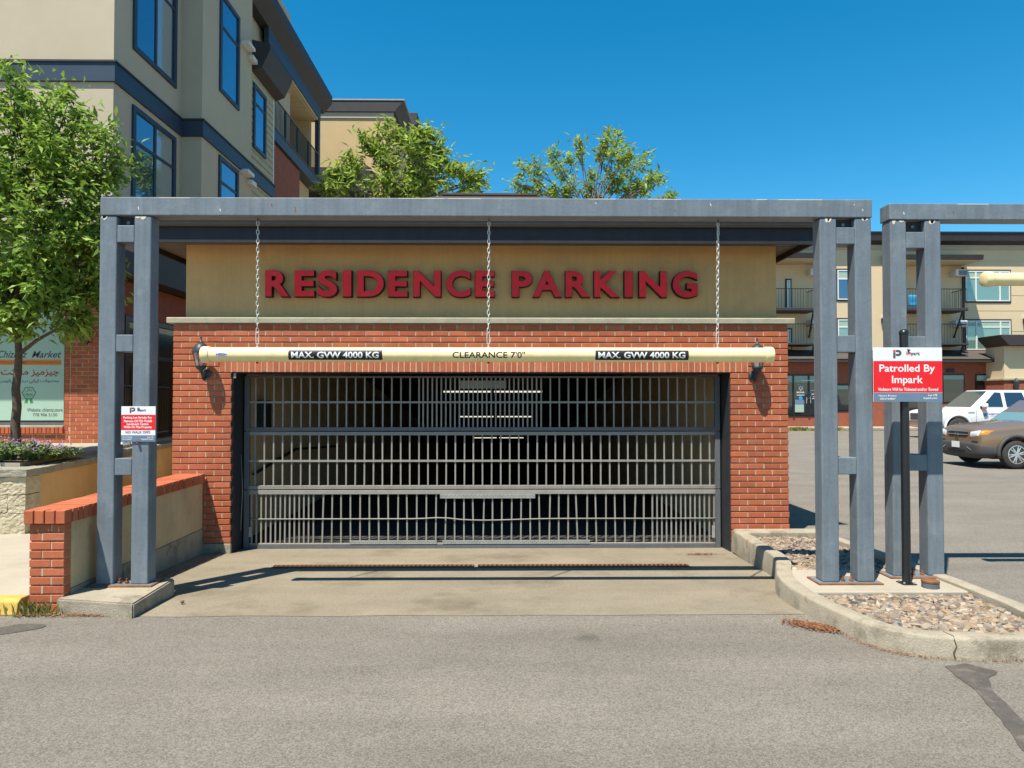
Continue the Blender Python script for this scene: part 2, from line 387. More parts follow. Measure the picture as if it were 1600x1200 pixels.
# ================================================================== SETTING
YW = 8.8                        # face of the brick wall
YS = 8.92                       # face of the stucco above it
YG = 9.14                       # plane of the gate
XL, XR = X(270, YW), X(1232, YW)
OL, OR_ = X(362, YW), X(1142, YW)
ZD = -.18                       # driveway level at the gate
g = MB()                        # asphalt sheet to the horizon, open where the ramp goes down
HX0, HX1, HY0, HY1 = -3.72, 2.86, 5.85, 46
for x0, x1, y0, y1 in ((-400, 400, -60, HY0), (-400, HX0, HY0, HY1), (HX1, 400, HY0, HY1), (-400, 400, HY1, 700)):
    g.quad((x0, y0, 0), (x1, y0, 0), (x1, y1, 0), (x0, y1, 0))
struct(g.build('ground', 'asphalt'))
d = MB()                        # concrete driveway falling to the gate
xs = [HX0-.0+(HX1-HX0)*i/24 for i in range(25)]
ys = [5.80, 6.2, 6.6, 7.0, 7.35, 7.8, 8.3, 8.8, 9.3, 12.4]
def dz(y): return .004-max(0, y-5.85)*.05 if y < 9.4 else -.175
for i in range(24):
    for j in range(len(ys)-1):
        # the front edge wanders a little where the slab meets the asphalt
        fy = lambda q, k: ys[k]+(mnoise.noise(Vector((q*1.7, 3, 0)))*.03 if k == 0 else 0)
        d.quad(*[(q, fy(q, k), dz(fy(q, k)) if k else .003) for q, k in ((xs[i], j), (xs[i+1], j), (xs[i+1], j+1), (xs[i], j+1))])
struct(d.build('driveway', 'concrete'))

# walkway and terrace on the left
WZ = .13
sw = MB(); PX = -3.99
for (x0, x1, y0, y1) in ((-6.9, PX, 6.0, 7.32), (-6.9, PX, 7.335, 8.9), (-14, -6.915, 6.0, 8.9), (-6.2, -3.6, 8.91, 14)):
    sw.box(x0, x1, y0, y1, .0, WZ)
struct(sw.build('sidewalk', 'walk_concrete', bevel=.006))
k = MB().prism([(5.84, 0), (6.0-.004, 0), (6.0-.004, WZ), (5.90, WZ), (5.865, WZ-.025)], -14, PX+.005, 'x')
o = k.build('kerb', 'yellow_paint', bevel=.01); struct(o)
# terrace deck behind the block wall
ter = MB().prism([(-14, 9.0), (-6.12, 9.0), (-6.85, 14.2), (-6.85, 30), (-14, 30)], .80, .965)
struct(ter.build('terrace', 'walk_concrete'))

# the far side of the lot
YF = 41.0
fs = MB().box(-20, 90, YF-2.6, YF+1, 0, .16)
struct(fs.build('far_sidewalk', 'walk_concrete', bevel=.02))
fk = MB().box(-20, 90, YF-2.78, YF-2.604, 0, .155)
struct(fk.build('far_kerb', 'kerb_concrete', bevel=.02))

# ================================================================== GARAGE
G = thing('parking_garage', 'low brick and tan stucco parking garage entrance with a hipped shingle roof', 'building', (0, YW, 0))
ZB0, H = Z(847, YW), .0756
NC = 36
ZL = ZB0+NC*H                   # underside of the ledge
ZO = ZB0+28*H                   # head of the opening
cells = courses(XL, OL, ZB0, 28, H, .208) + courses(OR_, XR, ZB0, 28, H, .208)
sx0, sx1 = OL-.155, OR_+.215
cells += courses(XL, sx0-.008, ZO, 3, H, .208) + courses(sx1, XR, ZO, 3, H, .208)
cells += courses(XL, XR, ZO+3*H, 5, H, .208)
ns = round((sx1-sx0)/.0745); pw = (sx1-sx0)/ns
for i in range(ns): cells.append((sx0+i*pw+rnd.uniform(0, .002), sx0+(i+1)*pw-.0095, ZO+rnd.uniform(-.001, .001), ZO+3*H-.010))
lay_bricks(cells, G, 'brick', YW, .07, 300)
core = MB()
core.box(XL+.004, OL-.012, YW+.026, YS+.3, ZB0-.01, ZO-.0); core.box(OR_+.012, XR-.004, YW+.026, YS+.3, ZB0-.01, ZO-.0)
core.box(XL+.004, XR-.004, YW+.026, YS+.3, ZO+.004, ZL)
core.build('mortar_bed', 'mortar', G)
for a, b in ((XL, OL), (OR_, XR)):
    MB().box(a-.0, b+.004, YW-.006, YW+.3, ZD-.2, ZB0-.012).build('plinth', 'kerb_concrete', G, bevel=.006)
MB().prism([(YW-.038, ZL+.002), (YW-.04, ZL+.066), (YW-.03, ZL+.074), (YS+.02, ZL+.085), (YS+.02, ZL+.002)], XL-.07, XR+.075, 'x').build('stone_ledge', 'stone_ledge', G, bevel=.006)
SL, SR = X(289, YS), X(1214, YS)
ZSOF = Z(385, YS)
MB().box(SL, SR, YS, YS+.25, ZL+.07, ZSOF+.3).build('stucco_wall', 'stucco', G, bevel=.008)
# long side walls and deck of the podium over the ramp
BACK = 45
MB().box(XR-.3, XR-.012, YS+.31, BACK, -.2, ZSOF+.0).build('side_wall', 'stucco', G)
MB().box(XL+.012, XL+.3, YS+.31, BACK, -.2, ZSOF+.0).build('side_wall', 'stucco', G)
MB().box(XL+.012, XR-.012, 14.0, BACK, ZSOF-.5, ZSOF+.0).build('podium_deck', 'walk_concrete', G)
# eaves: fascia, gutter, soffit, hip roof
YE = 8.45; EL, ER = XL-.36, X(1276, YE)
ZF0 = Z(380.5, YE)
MB().box(EL, ER, YE, YE+.035, ZF0, ZF0+.19).build('frieze_board', 'frieze', G, bevel=.003)
MB().box(EL, ER-.04, YE+.036, YE+.06, ZF0+.02, ZF0+.34).build('sub_fascia', 'dark_trim', G)
gp = [(0, .16), (-.055, .16), (-.07, .19), (-.07, .215), (-.085, .23), (-.085, .262), (-.075, .262), (-.075, .24), (0, .24)]
MB().prism([(YE-.002+a, ZF0+b+.032) for a, b in gp], EL-.02, ER+.06, 'x').build('gutter', 'gutter', G)
for xx, s_ in ((ER, 1), (EL, -1)):
    a, b = (xx-.035, xx) if s_ > 0 else (xx, xx+.035)
    MB().box(a, b, YE+.036, 13.98, ZF0, ZF0+.26).build('frieze_board', 'frieze', G, bevel=.003)
nb = 4
for i in range(nb):
    y0 = YE+.062+i*(YS-YE-.07)/nb
    MB().box(EL+.04, ER-.04, y0, y0+(YS-YE-.07)/nb-.008, ZSOF+.005+.002*(i % 2), ZSOF+.025).build('soffit_board', 'soffit_board', G)
sb = MB()
for i in range(46):
    y0 = YS+.0+i*.108
    sb.box(SR+.002, ER-.037, y0, y0+.10, ZSOF+.004, ZSOF+.024); sb.box(EL+.037, SL-.002, y0, y0+.10, ZSOF+.004, ZSOF+.024)
stuff(sb.build('soffit_boards', 'soffit_board', G))
rz0, rz1 = ZF0+.30, Z(306.5, 11.6)
rx0, rx1, ry = X(700, 11.6), X(830, 11.6), 11.6
rf = MB(); e0, e1, e2, e3 = (EL-.03, YE-.03, rz0), (ER+.03, YE-.03, rz0), (ER+.03, 14.6, rz0), (EL-.03, 14.6, rz0)
a_, b_ = (rx0, ry, rz1), (rx1, ry, rz1)
rf.quad(e0, e1, b_, a_); rf.quad(e1, e2, b_); rf.quad(e2, e3, a_, b_); rf.quad(e3, e0, a_); rf.quad(e3, e2, e1, e0)
rf.build('roof', 'shingle', G)
MB().box(rx0-.1, rx1+.1, ry-.1, ry+.1, rz1-.02, rz1+.025).build('ridge_cap', 'shingle', G, bevel=.01)
# steel jambs and head of the opening
for a, b in ((OL-.01, OL+.012), (OR_-.012, OR_+.01)):
    MB().box(a, b, YW+.03, YG+.14, ZD, ZO-.002).build('door_jamb', 'jamb_steel', G, bevel=.003)
MB().box(OL+.013, OR_-.013, YW+.02, YG+.14, ZO-.012, ZO+.003).build('lintel_plate', 'jamb_steel', G)
MB().box(OL+.013, OL+.04, YW+.025, YW+.05, ZO-.075, ZO-.013).build('bracket', 'galv', G)
# the ramp tunnel behind the gate
TL, TR = OL-.05, OR_+.02
def cz(y): return min(2.62, 2.12-.123*(y-18.6))
yy = [9.3, 12.4, 14.55, 44.5]
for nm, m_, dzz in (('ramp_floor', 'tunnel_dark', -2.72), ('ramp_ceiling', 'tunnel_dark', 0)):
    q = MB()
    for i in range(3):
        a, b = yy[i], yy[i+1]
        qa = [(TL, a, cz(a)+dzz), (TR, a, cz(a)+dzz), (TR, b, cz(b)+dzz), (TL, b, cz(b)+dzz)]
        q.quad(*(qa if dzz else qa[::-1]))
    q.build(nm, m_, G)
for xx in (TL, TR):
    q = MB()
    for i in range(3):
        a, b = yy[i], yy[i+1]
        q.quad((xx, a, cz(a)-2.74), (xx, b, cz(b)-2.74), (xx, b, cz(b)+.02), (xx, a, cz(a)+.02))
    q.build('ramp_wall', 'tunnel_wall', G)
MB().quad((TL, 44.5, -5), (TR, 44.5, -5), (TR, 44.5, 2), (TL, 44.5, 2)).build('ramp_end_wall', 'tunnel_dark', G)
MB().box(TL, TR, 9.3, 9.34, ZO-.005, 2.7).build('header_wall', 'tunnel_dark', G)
MB().tube([(TL+.05, 9.6, .75), (TL+.05, 11.5, .95), (TL+.05, 14.5, .8)], .02, 6).build('handrail', 'jamb_steel', G)
MB().box(TL+.002, TL+.12, 9.8, 10.1, 1.35, 1.75).build('control_box', 'jamb_steel', G)
for n_, (y_, pys, pxs) in enumerate(((18.6, 612, (693, 768, 772, 847)), (25.5, 651, (718, 771, 777, 831)), (36.7, 684, (739, 776, 780, 818)))):
    for j in (0, 2):
        xa, xb = X(pxs[j], y_, pys), X(pxs[j+1], y_, pys); zz = Z(pys, y_)
        L_ = thing('tube_lamp', ['nearest', 'middle', 'farthest'][n_]+' row of lit ceiling tubes inside the ramp, '+['left', 'right'][j//2]+' tube', 'lamp', ((xa+xb)/2, y_, zz), 'lit tubes in the ramp')
        MB().lathe([(.022, 0), (.022, xb-xa)], (xa, y_, zz), 8, 'x').build('tube', 'tube_light', L_)
        MB().box(xa-.03, xb+.03, y_-.05, y_+.05, zz+.03, cz(y_)).build('housing', 'tunnel_dark', L_)

# ================================================================== SIGN LETTERS
S = thing('wall_lettering', 'raised red capital letters reading residence parking on the tan stucco', 'sign', (X(750, YS), YS, 3.0))
LET = [('R', 413, 451), ('E', 459, 490), ('S', 495.5, 526), ('I', 534.5, 548), ('D', 557.5, 599), ('E', 606, 636), ('N', 645.5, 688), ('C', 697, 735), ('E', 742.5, 772.5),
       ('P', 800, 832), ('A', 832.5, 877.5), ('R', 884, 922), ('K', 929, 969), ('I', 976.5, 989), ('N', 999.5, 1042.5), ('G', 1052, 1091)]
YT = YS-.10
for ch, a, b in LET:
    py1 = 463+.9*(a-413)/678*1.5; py0 = 422.5+(a-413)/678*1.5
    if ch in 'SCG': py0 -= .5; py1 += .5
    lt = text_fit('letter', ch, X(a, YT), X(b, YT), Z(py1, YT, a), Z(py0, YT, a), YT+.04, 'letter_red', S, off=.036, thick=.08, side='letter_side', res=6)
    # a dark copy behind the face, a little wider, outlines the letter
    text_fit('letter_outline', ch, X(a-.9, YT), X(b+1.1, YT), Z(py1+1.1, YT, a), Z(py0-.9, YT, a), YT+.052, 'letter_side', lt, off=.05, thick=.045, res=6)

# ================================================================== GATE
GT = thing('garage_gate', 'closed grey steel bar overhead gate filling the garage opening', 'gate', ((OL+OR_)/2, YG, ZD))
GX0, GX1 = OL+.035, OR_-.035
def gz(py): return Z(py, YG)
def rail(py0, py1, nm='rail', m_='gate_steel', y0=0, y1=.05, x0=GX0, x1=GX1):
    return MB().box(x0, x1, YG+y0, YG+y1, gz(py1), gz(py0)).build(nm, m_, GT, bevel=.003)
SEC = [(587.5, 673), (674.2, 764), (765.2, 857)]
for a, b in SEC:
    for x0, x1 in ((GX0, GX0+.065), (GX1-.065, GX1)):
        MB().box(x0, x1, YG-.001, YG+.049, gz(b)+.001, gz(a)-.001).build('stile', 'gate_steel', GT, bevel=.003)
rail(587.5, 590.5, x0=GX0+.066, x1=GX1-.066); rail(667.5, 673, x0=GX0+.066, x1=GX1-.066)
rail(674.6, 680, m_='gate_bar', x0=GX0+.066, x1=GX1-.066); rail(758.5, 764, m_='gate_bar', x0=GX0+.066, x1=GX1-.066)
rail(765.4, 772, m_='gate_bar', x0=GX0+.066, x1=GX1-.066); rail(850.5, 857, x0=GX0+.066, x1=GX1-.066)
rail(848.3, 850.3, 'rail', 'gate_bar', .004, .04, GX0+.067, GX1-.067)
BARM = {}
def bar(x, py0, py1, r_=.0093, lean=0):
    z0, z1 = gz(py1), gz(py0); key = (round(z1-z0, 4), r_)
    if key not in BARM: BARM[key] = MB().box(-r_, r_, -r_, r_, 0, z1-z0).mesh('bar')
    o = put('bar', BARM[key], 'gate_bar', GT, loc=(x, YG+.025, z0))
    o.rotation_euler = (0, lean, rnd.uniform(-.1, .1))
P1 = 14.2
px = 385.5
def line_bars(lo, hi, pitch, py0, py1, lean=0):
    a = lo
    while a < hi:
        bar(X(a, YG), py0, py1, lean=rnd.gauss(0, lean)); a += pitch
line_bars(399, 655, P1, 590.5, 667.5); line_bars(661, 851, 7.1, 590.5, 667.5); line_bars(860, 1115, P1, 590.5, 667.5)
line_bars(399, 1115, P1, 680, 758.5, .002)
line_bars(394, 493, 7.4, 772, 848.3, .002); line_bars(504, 1012, 14.75, 772, 848.3, .012); line_bars(1019, 1118, 7.4, 772, 848.3, .002)
for py in (628.5, 720):
    MB().box(GX0+.067, GX1-.067, YG+.002, YG+.014, gz(py+1.5), gz(py-1.5)).build('cross_bar', 'gate_bar', GT)
pts = []
for i in range(41):
    a = 388+i*(1122-388)/40; off = 2.6*math.exp(-((a-690)/24)**2)*(-1)+2.4*math.exp(-((a-760)/60)**2)
    pts.append((X(a, YG), YG+.006-.012*math.exp(-((a-700)/30)**2), gz(810.5+off)))
MB().tube(pts, .0085, 6).build('cross_bar', 'gate_bar', GT, smooth=True)['label'] = 'bent dented horizontal bar in the lowest gate panel'
# perforated repair strips and the motor plate
def strip(p0, p1, q0, q1, m_='galv', y=-.006, holes=True):
    x0, x1, z0, z1 = X(p0, YG), X(p1, YG), gz(q1), gz(q0)
    o = MB().box(x0, x1, YG+y, YG+y+.004, z0, z1).build('perforated_strip', m_, GT)
    if holes:
        h_ = MB(); n = int((x1-x0)/.026)
        for i in range(n):
            xc = x0+(i+.5)*(x1-x0)/n; h_.lathe([(.005, 0), (.005, .0015)], (xc, YG+y-.0015, (z0+z1)/2+(.006 if i % 2 else -.006)), 6, 'y')
        stuff(h_.build('hole', 'jamb_steel', o))
strip(548, 683, 843.5, 849.5); strip(692, 921, 843.5, 849.5); strip(688, 836, 771.5, 778.5, y=-.004); strip(727, 828, 856.5, 862, y=-.012)
MB().box(X(718.5, YG), X(791, YG), YG+.037, YG+.05, gz(607), gz(594.5)).build('motor_plate', 'gate_bar', GT, bevel=.002)
MB().tube([(OL+.02, YG-.06, 1.05), (OL+.05, YG-.08, .6), (OL+.03, YG-.07, .22), (OL+.02, YG-.05, .08)], .004, 5).build('cable', 'galv', GT, smooth=True)
MB().box(GX0+.07, GX0+.11, YG-.012, YG-.002, gz(838), gz(822)).build('sensor', 'galv', GT, bevel=.003)
MB().box(GX1-.115, GX1-.075, YG-.012, YG-.002, gz(841), gz(822)).build('sensor', 'galv', GT, bevel=.003)

# ================================================================== PORTALS
def portal(name, label, YP, posts, beam, rungs, pxs_scale, pad_z):
    p = thing(name, label, 'portal frame', ((beam[0]+beam[1])/2, YP, 0), 'blue-grey steel portal frames')
    T = .152; zb = beam[2]
    for (xa, xb) in posts:
        q = thing('post', None, None, ((xa+xb)/2, YP, pad_z)); del INV[q]; adopt(q, p); q.location = (0, 0, 0)
        for x0 in (xa, xb-T):
            t_ = MB().box(x0, x0+T, YP, YP+T, pad_z+.013, zb-.004).build('tube', 'steel_paint', q, bevel=.012, seg=3)
        for (z0, z1) in rungs:
            MB().box(xa+T+.001, xb-T-.001, YP+.002, YP+T-.002, z0, z1).build('rung', 'steel_paint', q, bevel=.006)
        MB().box(xa-.055, xb+.055, YP-.05, YP+T+.06, pad_z, pad_z+.0125).build('base_plate', 'rust', q, bevel=.003)
        sm = MB().box(xa-.04, xb+.04, YP-.022, YP+T+.03, pad_z+.0126, pad_z+.0145); sm.build('plate_paint', 'steel_paint', q)
        for bx_ in (xa+T+.045, xb-T-.045):
            MB().lathe([(.02, 0), (.02, .02), (.009, .021), (.009, .045)], (bx_, YP+.03, pad_z+.0145), 6).build('bolt', 'rust', q)
        MB().box(xa+T+.001, xb-T-.001, YP+.06, YP+.07, zb-.1, zb-.005).build('end_plate', 'jamb_steel', q)
        MB().lathe([(.017, 0), (.017, .012)], ((xa+xb)/2, YP+.047, zb-.055), 6, 'y').build('bolt', 'steel_paint', q)
        # flaked spots at the head of the tubes, bare primer
        for x0 in (xa, xb-T):
            for u in range(2):
                c = x0+rnd.uniform(.03, T-.04); wd = rnd.uniform(.02, .045); hh = rnd.uniform(.025, .055)
                poly = [(c-wd*.7, zb-.008), (c-wd*.6, zb-hh*.8), (c-wd*.1, zb-hh), (c+wd*.4, zb-hh*.7), (c+wd*.6, zb-hh*.35), (c+wd*.75, zb-.009)]
                MB().prism(poly, YP-.0015, YP+.001, 'y').build('paint_chip', 'primer', q)
    bmo = MB().box(beam[0], beam[1], YP-.008, YP+T+.012, zb, beam[3]).build('beam', 'steel_paint', p, bevel=.008, seg=3)
    for k_ in range(9):                     # small rust nicks and scuffs along the beam
        c = beam[0]+(beam[1]-beam[0])*(.25 if k_ == 0 else rnd.random()); hz = zb+(beam[3]-zb)*rnd.uniform(.35, .8); l = .05 if k_ == 0 else rnd.uniform(.008, .03)
        MB().prism([(c-.006, hz), (c+.004, hz+.003), (c+.009, hz-l*.5), (c+.008, hz-l), (c+.002, hz-l*.9), (c-.001, hz-l*.4)], YP-.0092, YP-.0075, 'y').build('rust_nick', 'rust' if k_ % 3 == 0 else 'primer', bmo)
    bl_ = beam[1]-beam[0]; a_ = beam[0]
    while a_ < beam[1]-.3:                  # bare metal along the worn upper edge
        l = rnd.uniform(.05, .5)
        if rnd.random() < .45: MB().box(a_, min(a_+l, beam[1]-.02), YP-.0088, YP-.003, beam[3]-.009, beam[3]-.0035).build('worn_edge', 'primer', bmo)
        a_ += l+rnd.uniform(.02, .3)
    return p
Y1 = 6.29; Y2 = 6.50
RZ = [(Z(380, Y1), Z(353.5, Y1)), (Z(550, Y1), Z(523.5, Y1)), (Z(742, Y1), Z(715.5, Y1))]
lp = (X(153, Y1), X(233.8, Y1)); rp = (X(1283, Y1), X(1364, Y1)); rp2 = (X(1393.5, Y2), X(1473, Y2))
ZBm, ZTm = Z(338.5, Y1), Z(310, Y1)
portal('portal_frame', 'blue-grey steel portal frame spanning the residence parking entrance', Y1, [lp, rp], (X(154, Y1), X(1365, Y1), ZBm, ZTm), RZ, 1, .122)
portal('portal_frame', 'blue-grey steel portal frame at the right edge, over the next lane', Y2, [rp2, (9.4, 9.4+rp2[1]-rp2[0])],
       (X(1392, Y2), 9.4+rp2[1]-rp2[0]+.01, Z(341.5, Y2), Z(316, Y2)), [(a+.01, b+.01) for a, b in RZ], 1, .122)

# ================================================================== CLEARANCE BARS AND CHAINS
def clearance_bar(label, xa, xb, yc, zc, r_=.066):
    b = thing('clearance_bar', label, 'clearance bar', ((xa+xb)/2, yc, zc), 'yellow clearance bars')
    MB().lathe([(r_, .0), (r_, xb-xa-.04)], (xa+.02, yc, zc), 40, 'x').build('pipe', 'pvc', b, smooth=True, auto=40)
    for x0, s_ in ((xa, 1), (xb, -1)):
        pr = [(r_+.007, .078), (r_+.0085, .074), (r_+.0085, .018), (r_+.004, .006), (r_-.012, .0), (r_-.04, -.004)]
        if s_ > 0: pr = pr[::-1]
        MB().lathe([(a, s_*h_) for a, h_ in pr], (x0, yc, zc), 40, 'x').build('end_cap', 'pvc', b, smooth=True, auto=35)
    return b
YB = Y1+.08; ZBAR = Z(554.5, YB); RB = .0665
CB = clearance_bar('long yellow clearance bar with two black weight labels hanging across the entrance', X(315, YB), X(1208, YB), YB, ZBAR, RB)
clearance_bar('higher plain yellow clearance bar, cut off by the right edge', X(1535.5, Y2+.08, 434), 9.2, Y2+.08, Z(435, Y2+.08), .062)
def wrap(o, lift=.0012):
    me = o.data; bisect_z(me, [ZBAR+RB*(-.72+.09*i) for i in range(17)])
    for v in me.vertices:
        h_ = max(-RB*.98, min(RB*.98, v.co.z-ZBAR)); v.co.y = YB-math.sqrt(RB*RB-h_*h_)-lift
    me.update()
for a, b in ((450, 597), (930.5, 1076.5)):
    yf = YB-RB
    q = MB().quad((X(a, yf), yf, Z(562.3, yf)), (X(b, yf), yf, Z(562.3, yf)), (X(b, yf), yf, Z(547, yf)), (X(a, yf), yf, Z(547, yf))).build('weight_label', 'label_black', CB); wrap(q)
    t_ = text_fit('lettering', 'MAX. GVW 4000 KG', X(a+4.5, yf), X(b-5.5, yf), Z(559.6, yf), Z(549.7, yf), yf, 'print_white', q, off=.024); wrap(t_, .0024)
t_ = text_fit('lettering', 'CLEARANCE 7\'0"', X(707, YB-RB), X(820.5, YB-RB), Z(559.5, YB-RB), Z(549.2, YB-RB), YB-RB, 'print_black', CB, off=.012); wrap(t_, .0015)
yf = YB-RB
q = MB().quad((X(336, yf), yf, Z(556.7, yf)), (X(354.5, yf), yf, Z(556.7, yf)), (X(354.5, yf), yf, Z(551, yf)), (X(336, yf), yf, Z(551, yf))).build('maker_sticker', 'print_white', CB); wrap(q)
t_ = text_fit('lettering', 'HEESH', X(337, yf), X(353.5, yf), Z(556, yf), Z(551.8, yf), yf, 'print_blue', q, off=.03); wrap(t_, .0024)
def link_mesh(Lk=.05, Wk=.030, r_=.0042, n=14):
    pts = []
    for i in range(n):
        t = 2*math.pi*i/n; x_ = math.cos(t)*(Wk/2-r_); z_ = math.sin(t)*(Wk/2-r_)+math.copysign((Lk-Wk)/2, math.sin(t)) if abs(math.sin(t)) > 1e-6 else 0
        pts.append((x_, 0, z_))
    mb = MB(); m_ = len(pts); nn = 6
    P_ = [Vector(p) for p in pts]
    for k_, p in enumerate(P_):
        dd = (P_[(k_+1) % m_]-P_[k_-1]).normalized(); a = Vector((0, 1, 0)); b = dd.cross(a)
        for j in range(nn):
            t = 2*math.pi*j/nn; mb.v.append(tuple(p+(a*math.cos(t)+b*math.sin(t))*r_))
    for k_ in range(m_):
        for j in range(nn):
            mb.f.append((k_*nn+j, k_*nn+(j+1) % nn, ((k_+1) % m_)*nn+(j+1) % nn, ((k_+1) % m_)*nn+j))
    return mb.mesh('link')
LINK = link_mesh(); CLIP = link_mesh(.115, .034, .0042)
for px_, who in ((402, 'left'), (763, 'middle'), (1121, 'right')):
    xt, xb_ = X(px_+1, YB, 350), X(px_, YB, 545); zt, zb = ZBm-.004, ZBAR+RB
    c = thing('hanging_chain', who+' one of the three galvanized chains holding the clearance bar', 'chain', (xb_, YB, zb), 'chains of the clearance bar')
    MB().tube([(xt, YB, zt), (xt, YB, zt-.03)], .006, 6).build('eye_bolt', 'jamb_steel', c)
    n = int((zt-.03-zb-.10)/.0405)
    for i in range(n):
        f_ = i/n; z_ = zt-.042-i*.0405
        o = put('link', LINK, 'chain_steel', c, smooth=(i == 0), loc=(xt+(xb_-xt)*f_+rnd.uniform(-.001, .001), YB, z_))
        o.rotation_euler = (rnd.uniform(-.06, .06), rnd.uniform(-.08, .08), (i % 2)*math.pi/2+.35+rnd.uniform(-.15, .15))
    z_ = zt-.042-n*.0405-.03
    o = put('snap_hook', CLIP, 'chain_steel', c, smooth=True, loc=(xb_, YB, z_)); o.rotation_euler = (0, 0, .4)
    MB().lathe([(.012, -.006), (.012, .02)], (xb_, YB, zb-.012), 8).build('nut', 'chain_steel', c)
    MB().tube([(xb_, YB, z_-.045), (xb_, YB, zb)], .006, 6).build('bolt', 'chain_steel', c)
    MB().lathe([(.011, 0), (.011, .014)], (xb_, YB, ZBAR-RB-.012), 8).build('lower_nut', 'jamb_steel', c)

# ================================================================== WALL LANTERNS
def lantern(label, px_, pyt):
    xc = X(px_, 8.62); z0 = Z(pyt, 8.62)            # z0: tip of the finial
    L_ = thing('wall_lantern', label, 'lantern', (xc, YW, z0-.3), 'wall lanterns beside the gate')
    yc = YW-.17; c = (xc, yc, z0)
    MB().lathe([(.003, 0), (.009, -.012), (.012, -.03), (.006, -.045), (.014, -.055), (.02, -.075), (.03, -.085)][::-1], c, 10).build('finial', 'lantern_metal', L_, smooth=True)
    MB().lathe([(.03, -.085), (.058, -.105), (.082, -.135), (.094, -.165), (.098, -.185), (.104, -.188), (.104, -.205), (.09, -.207)][::-1], c, 16).build('cap', 'lantern_metal', L_, smooth=True, auto=50)
    gl = MB(); rib = MB()
    for j in range(6):
        a = 2*math.pi*(j+.5)/6; b = 2*math.pi*(j+1.5)/6; rt, rb = .088, .052
        p = lambda r_, t, h_: (xc+r_*math.cos(t), yc+r_*math.sin(t), z0+h_)
        MB().quad(p(rb, a, -.365), p(rb, b, -.365), p(rt, b, -.207), p(rt, a, -.207)).build('pane', 'lantern_glass', L_)
        MB().tube([p(rt+.003, a, -.207), p(rb+.003, a, -.365)], .0055, 5).build('rib', 'lantern_metal', L_)
    MB().lathe([(.066, -.365), (.066, -.38), (.045, -.405), (.02, -.425), (.012, -.445), (.004, -.452)][::-1], c, 12).build('base_cup', 'lantern_metal', L_, smooth=True, auto=50)
    pts = []
    for i in range(13):
        t = i/12; pts.append((xc, yc+.012+t*(YW-.022-yc-.012), z0-.42-.10*math.sin(math.pi*t*.9)-.03*t))
    MB().tube(pts, [.016-.004*math.sin(math.pi*i/12) for i in range(13)], 8).build('scroll_arm', 'lantern_metal', L_, smooth=True)
    MB().lathe([(.058, 0), (.058, -.012), (.035, -.022), (.02, -.035)], (xc, YW-.004, z0-.46), 14, 'y').build('back_plate', 'lantern_metal', L_, smooth=True, auto=40)
    pts = [(xc, YW-.02-.05*math.sin(t*.5), z0-.46-.02*t+.012*math.sin(t*2)) for t in [i*.5 for i in range(8)]]
    MB().tube(pts, .009, 6).build('tail_scroll', 'lantern_metal', L_, smooth=True)
lantern('black wall lantern on the brick left of the gate', 313, 525)
lantern('black wall lantern on the brick right of the gate', 1184, 527)

# ================================================================== PEDESTAL, WING WALL
pd = MB().prism([(-3.70, 5.90), (-2.99, 5.755), (-3.03, 6.56), (-3.68, 6.60)], -.06, .121).mesh('post_footing')
bm = bmesh.new(); bm.from_mesh(pd); bmesh.ops.bevel(bm, geom=bm.edges[:], offset=.012, segments=2, affect='EDGES'); bm.to_mesh(pd); bm.free()
tag(put('post_footing', pd, 'kerb_concrete'), 'worn concrete footing under the left post of the entrance frame', 'footing')

wa = gnd(104, 951, 0); wx0, wy0 = X(103.5, 5.95), 5.95
WT, WL = .285, (YW-.012)-5.95
ang = math.atan2(X(319, YW)-wx0, WL)
WW = thing('wing_wall', 'low stucco wing wall with a brick pier and brick cap beside the driveway', 'wall', (wx0, wy0, 0))
WW.rotation_euler = (0, 0, -ang); INV.pop(WW)            # parts are built in the wall's own axes: x<0 across, y along
WL2 = WL/math.cos(ang)
ZC0, ZC1 = .735, .845
MB().box(-WT+.012, -.012, .012, WL2, -.12, ZC0-.004).build('wall_core', 'stucco_wing', WW)
MB().box(-.0118, .004, .10, WL2, -.14, .165).build('concrete_base', 'kerb_concrete', WW, bevel=.004)
MB().box(-.0118, -.002, .10, WL2, .172, ZC0-.006).build('stucco_face', 'stucco_wing', WW)
nr = 10; hh = (ZC0-.0)/nr; cl = []
for r_ in range(nr):
    z0, z1 = r_*hh+.002, (r_+1)*hh-.010; b = -.105 if r_ % 2 else -.18
    cl += [(-WT, b-.005, z0, z1), (b+.005, -.0, z0, z1)]
lay_bricks(cl, WW, 'brick', 0, .09, 300, .003)
MB().box(-WT+.008, -.008, .012, .095, -.1, ZC0-.005).build('mortar_bed', 'mortar', WW)
# rowlock cap: bricks across the wall, the first four standing on the end
CW = WT+.06; cwn = 4
for j in range(cwn):
    w_ = CW/cwn
    o = put('brick', brick_mesh(w_-.010, .10, ZC1-ZC0), 'brick', WW, loc=(-WT-.03+j*w_, -.032+rnd.uniform(-.002, .002), ZC0+rnd.uniform(-.002, .002)))
n = int((WL2-.075)/.0745); cap_me = MB().box(0, CW-.002, 0, .0655, 0, ZC1-ZC0).mesh('brick')
for j in range(n):
    o = put('brick', cap_me, 'brick', WW, bevel=0, loc=(-WT-.03+rnd.uniform(-.003, .003), .078+j*.0745, ZC0+rnd.uniform(-.002, .002)))
MB().box(-WT-.018, .008, -.01, WL2, ZC0-.003, ZC1-.012).build('mortar_bed', 'mortar', WW)

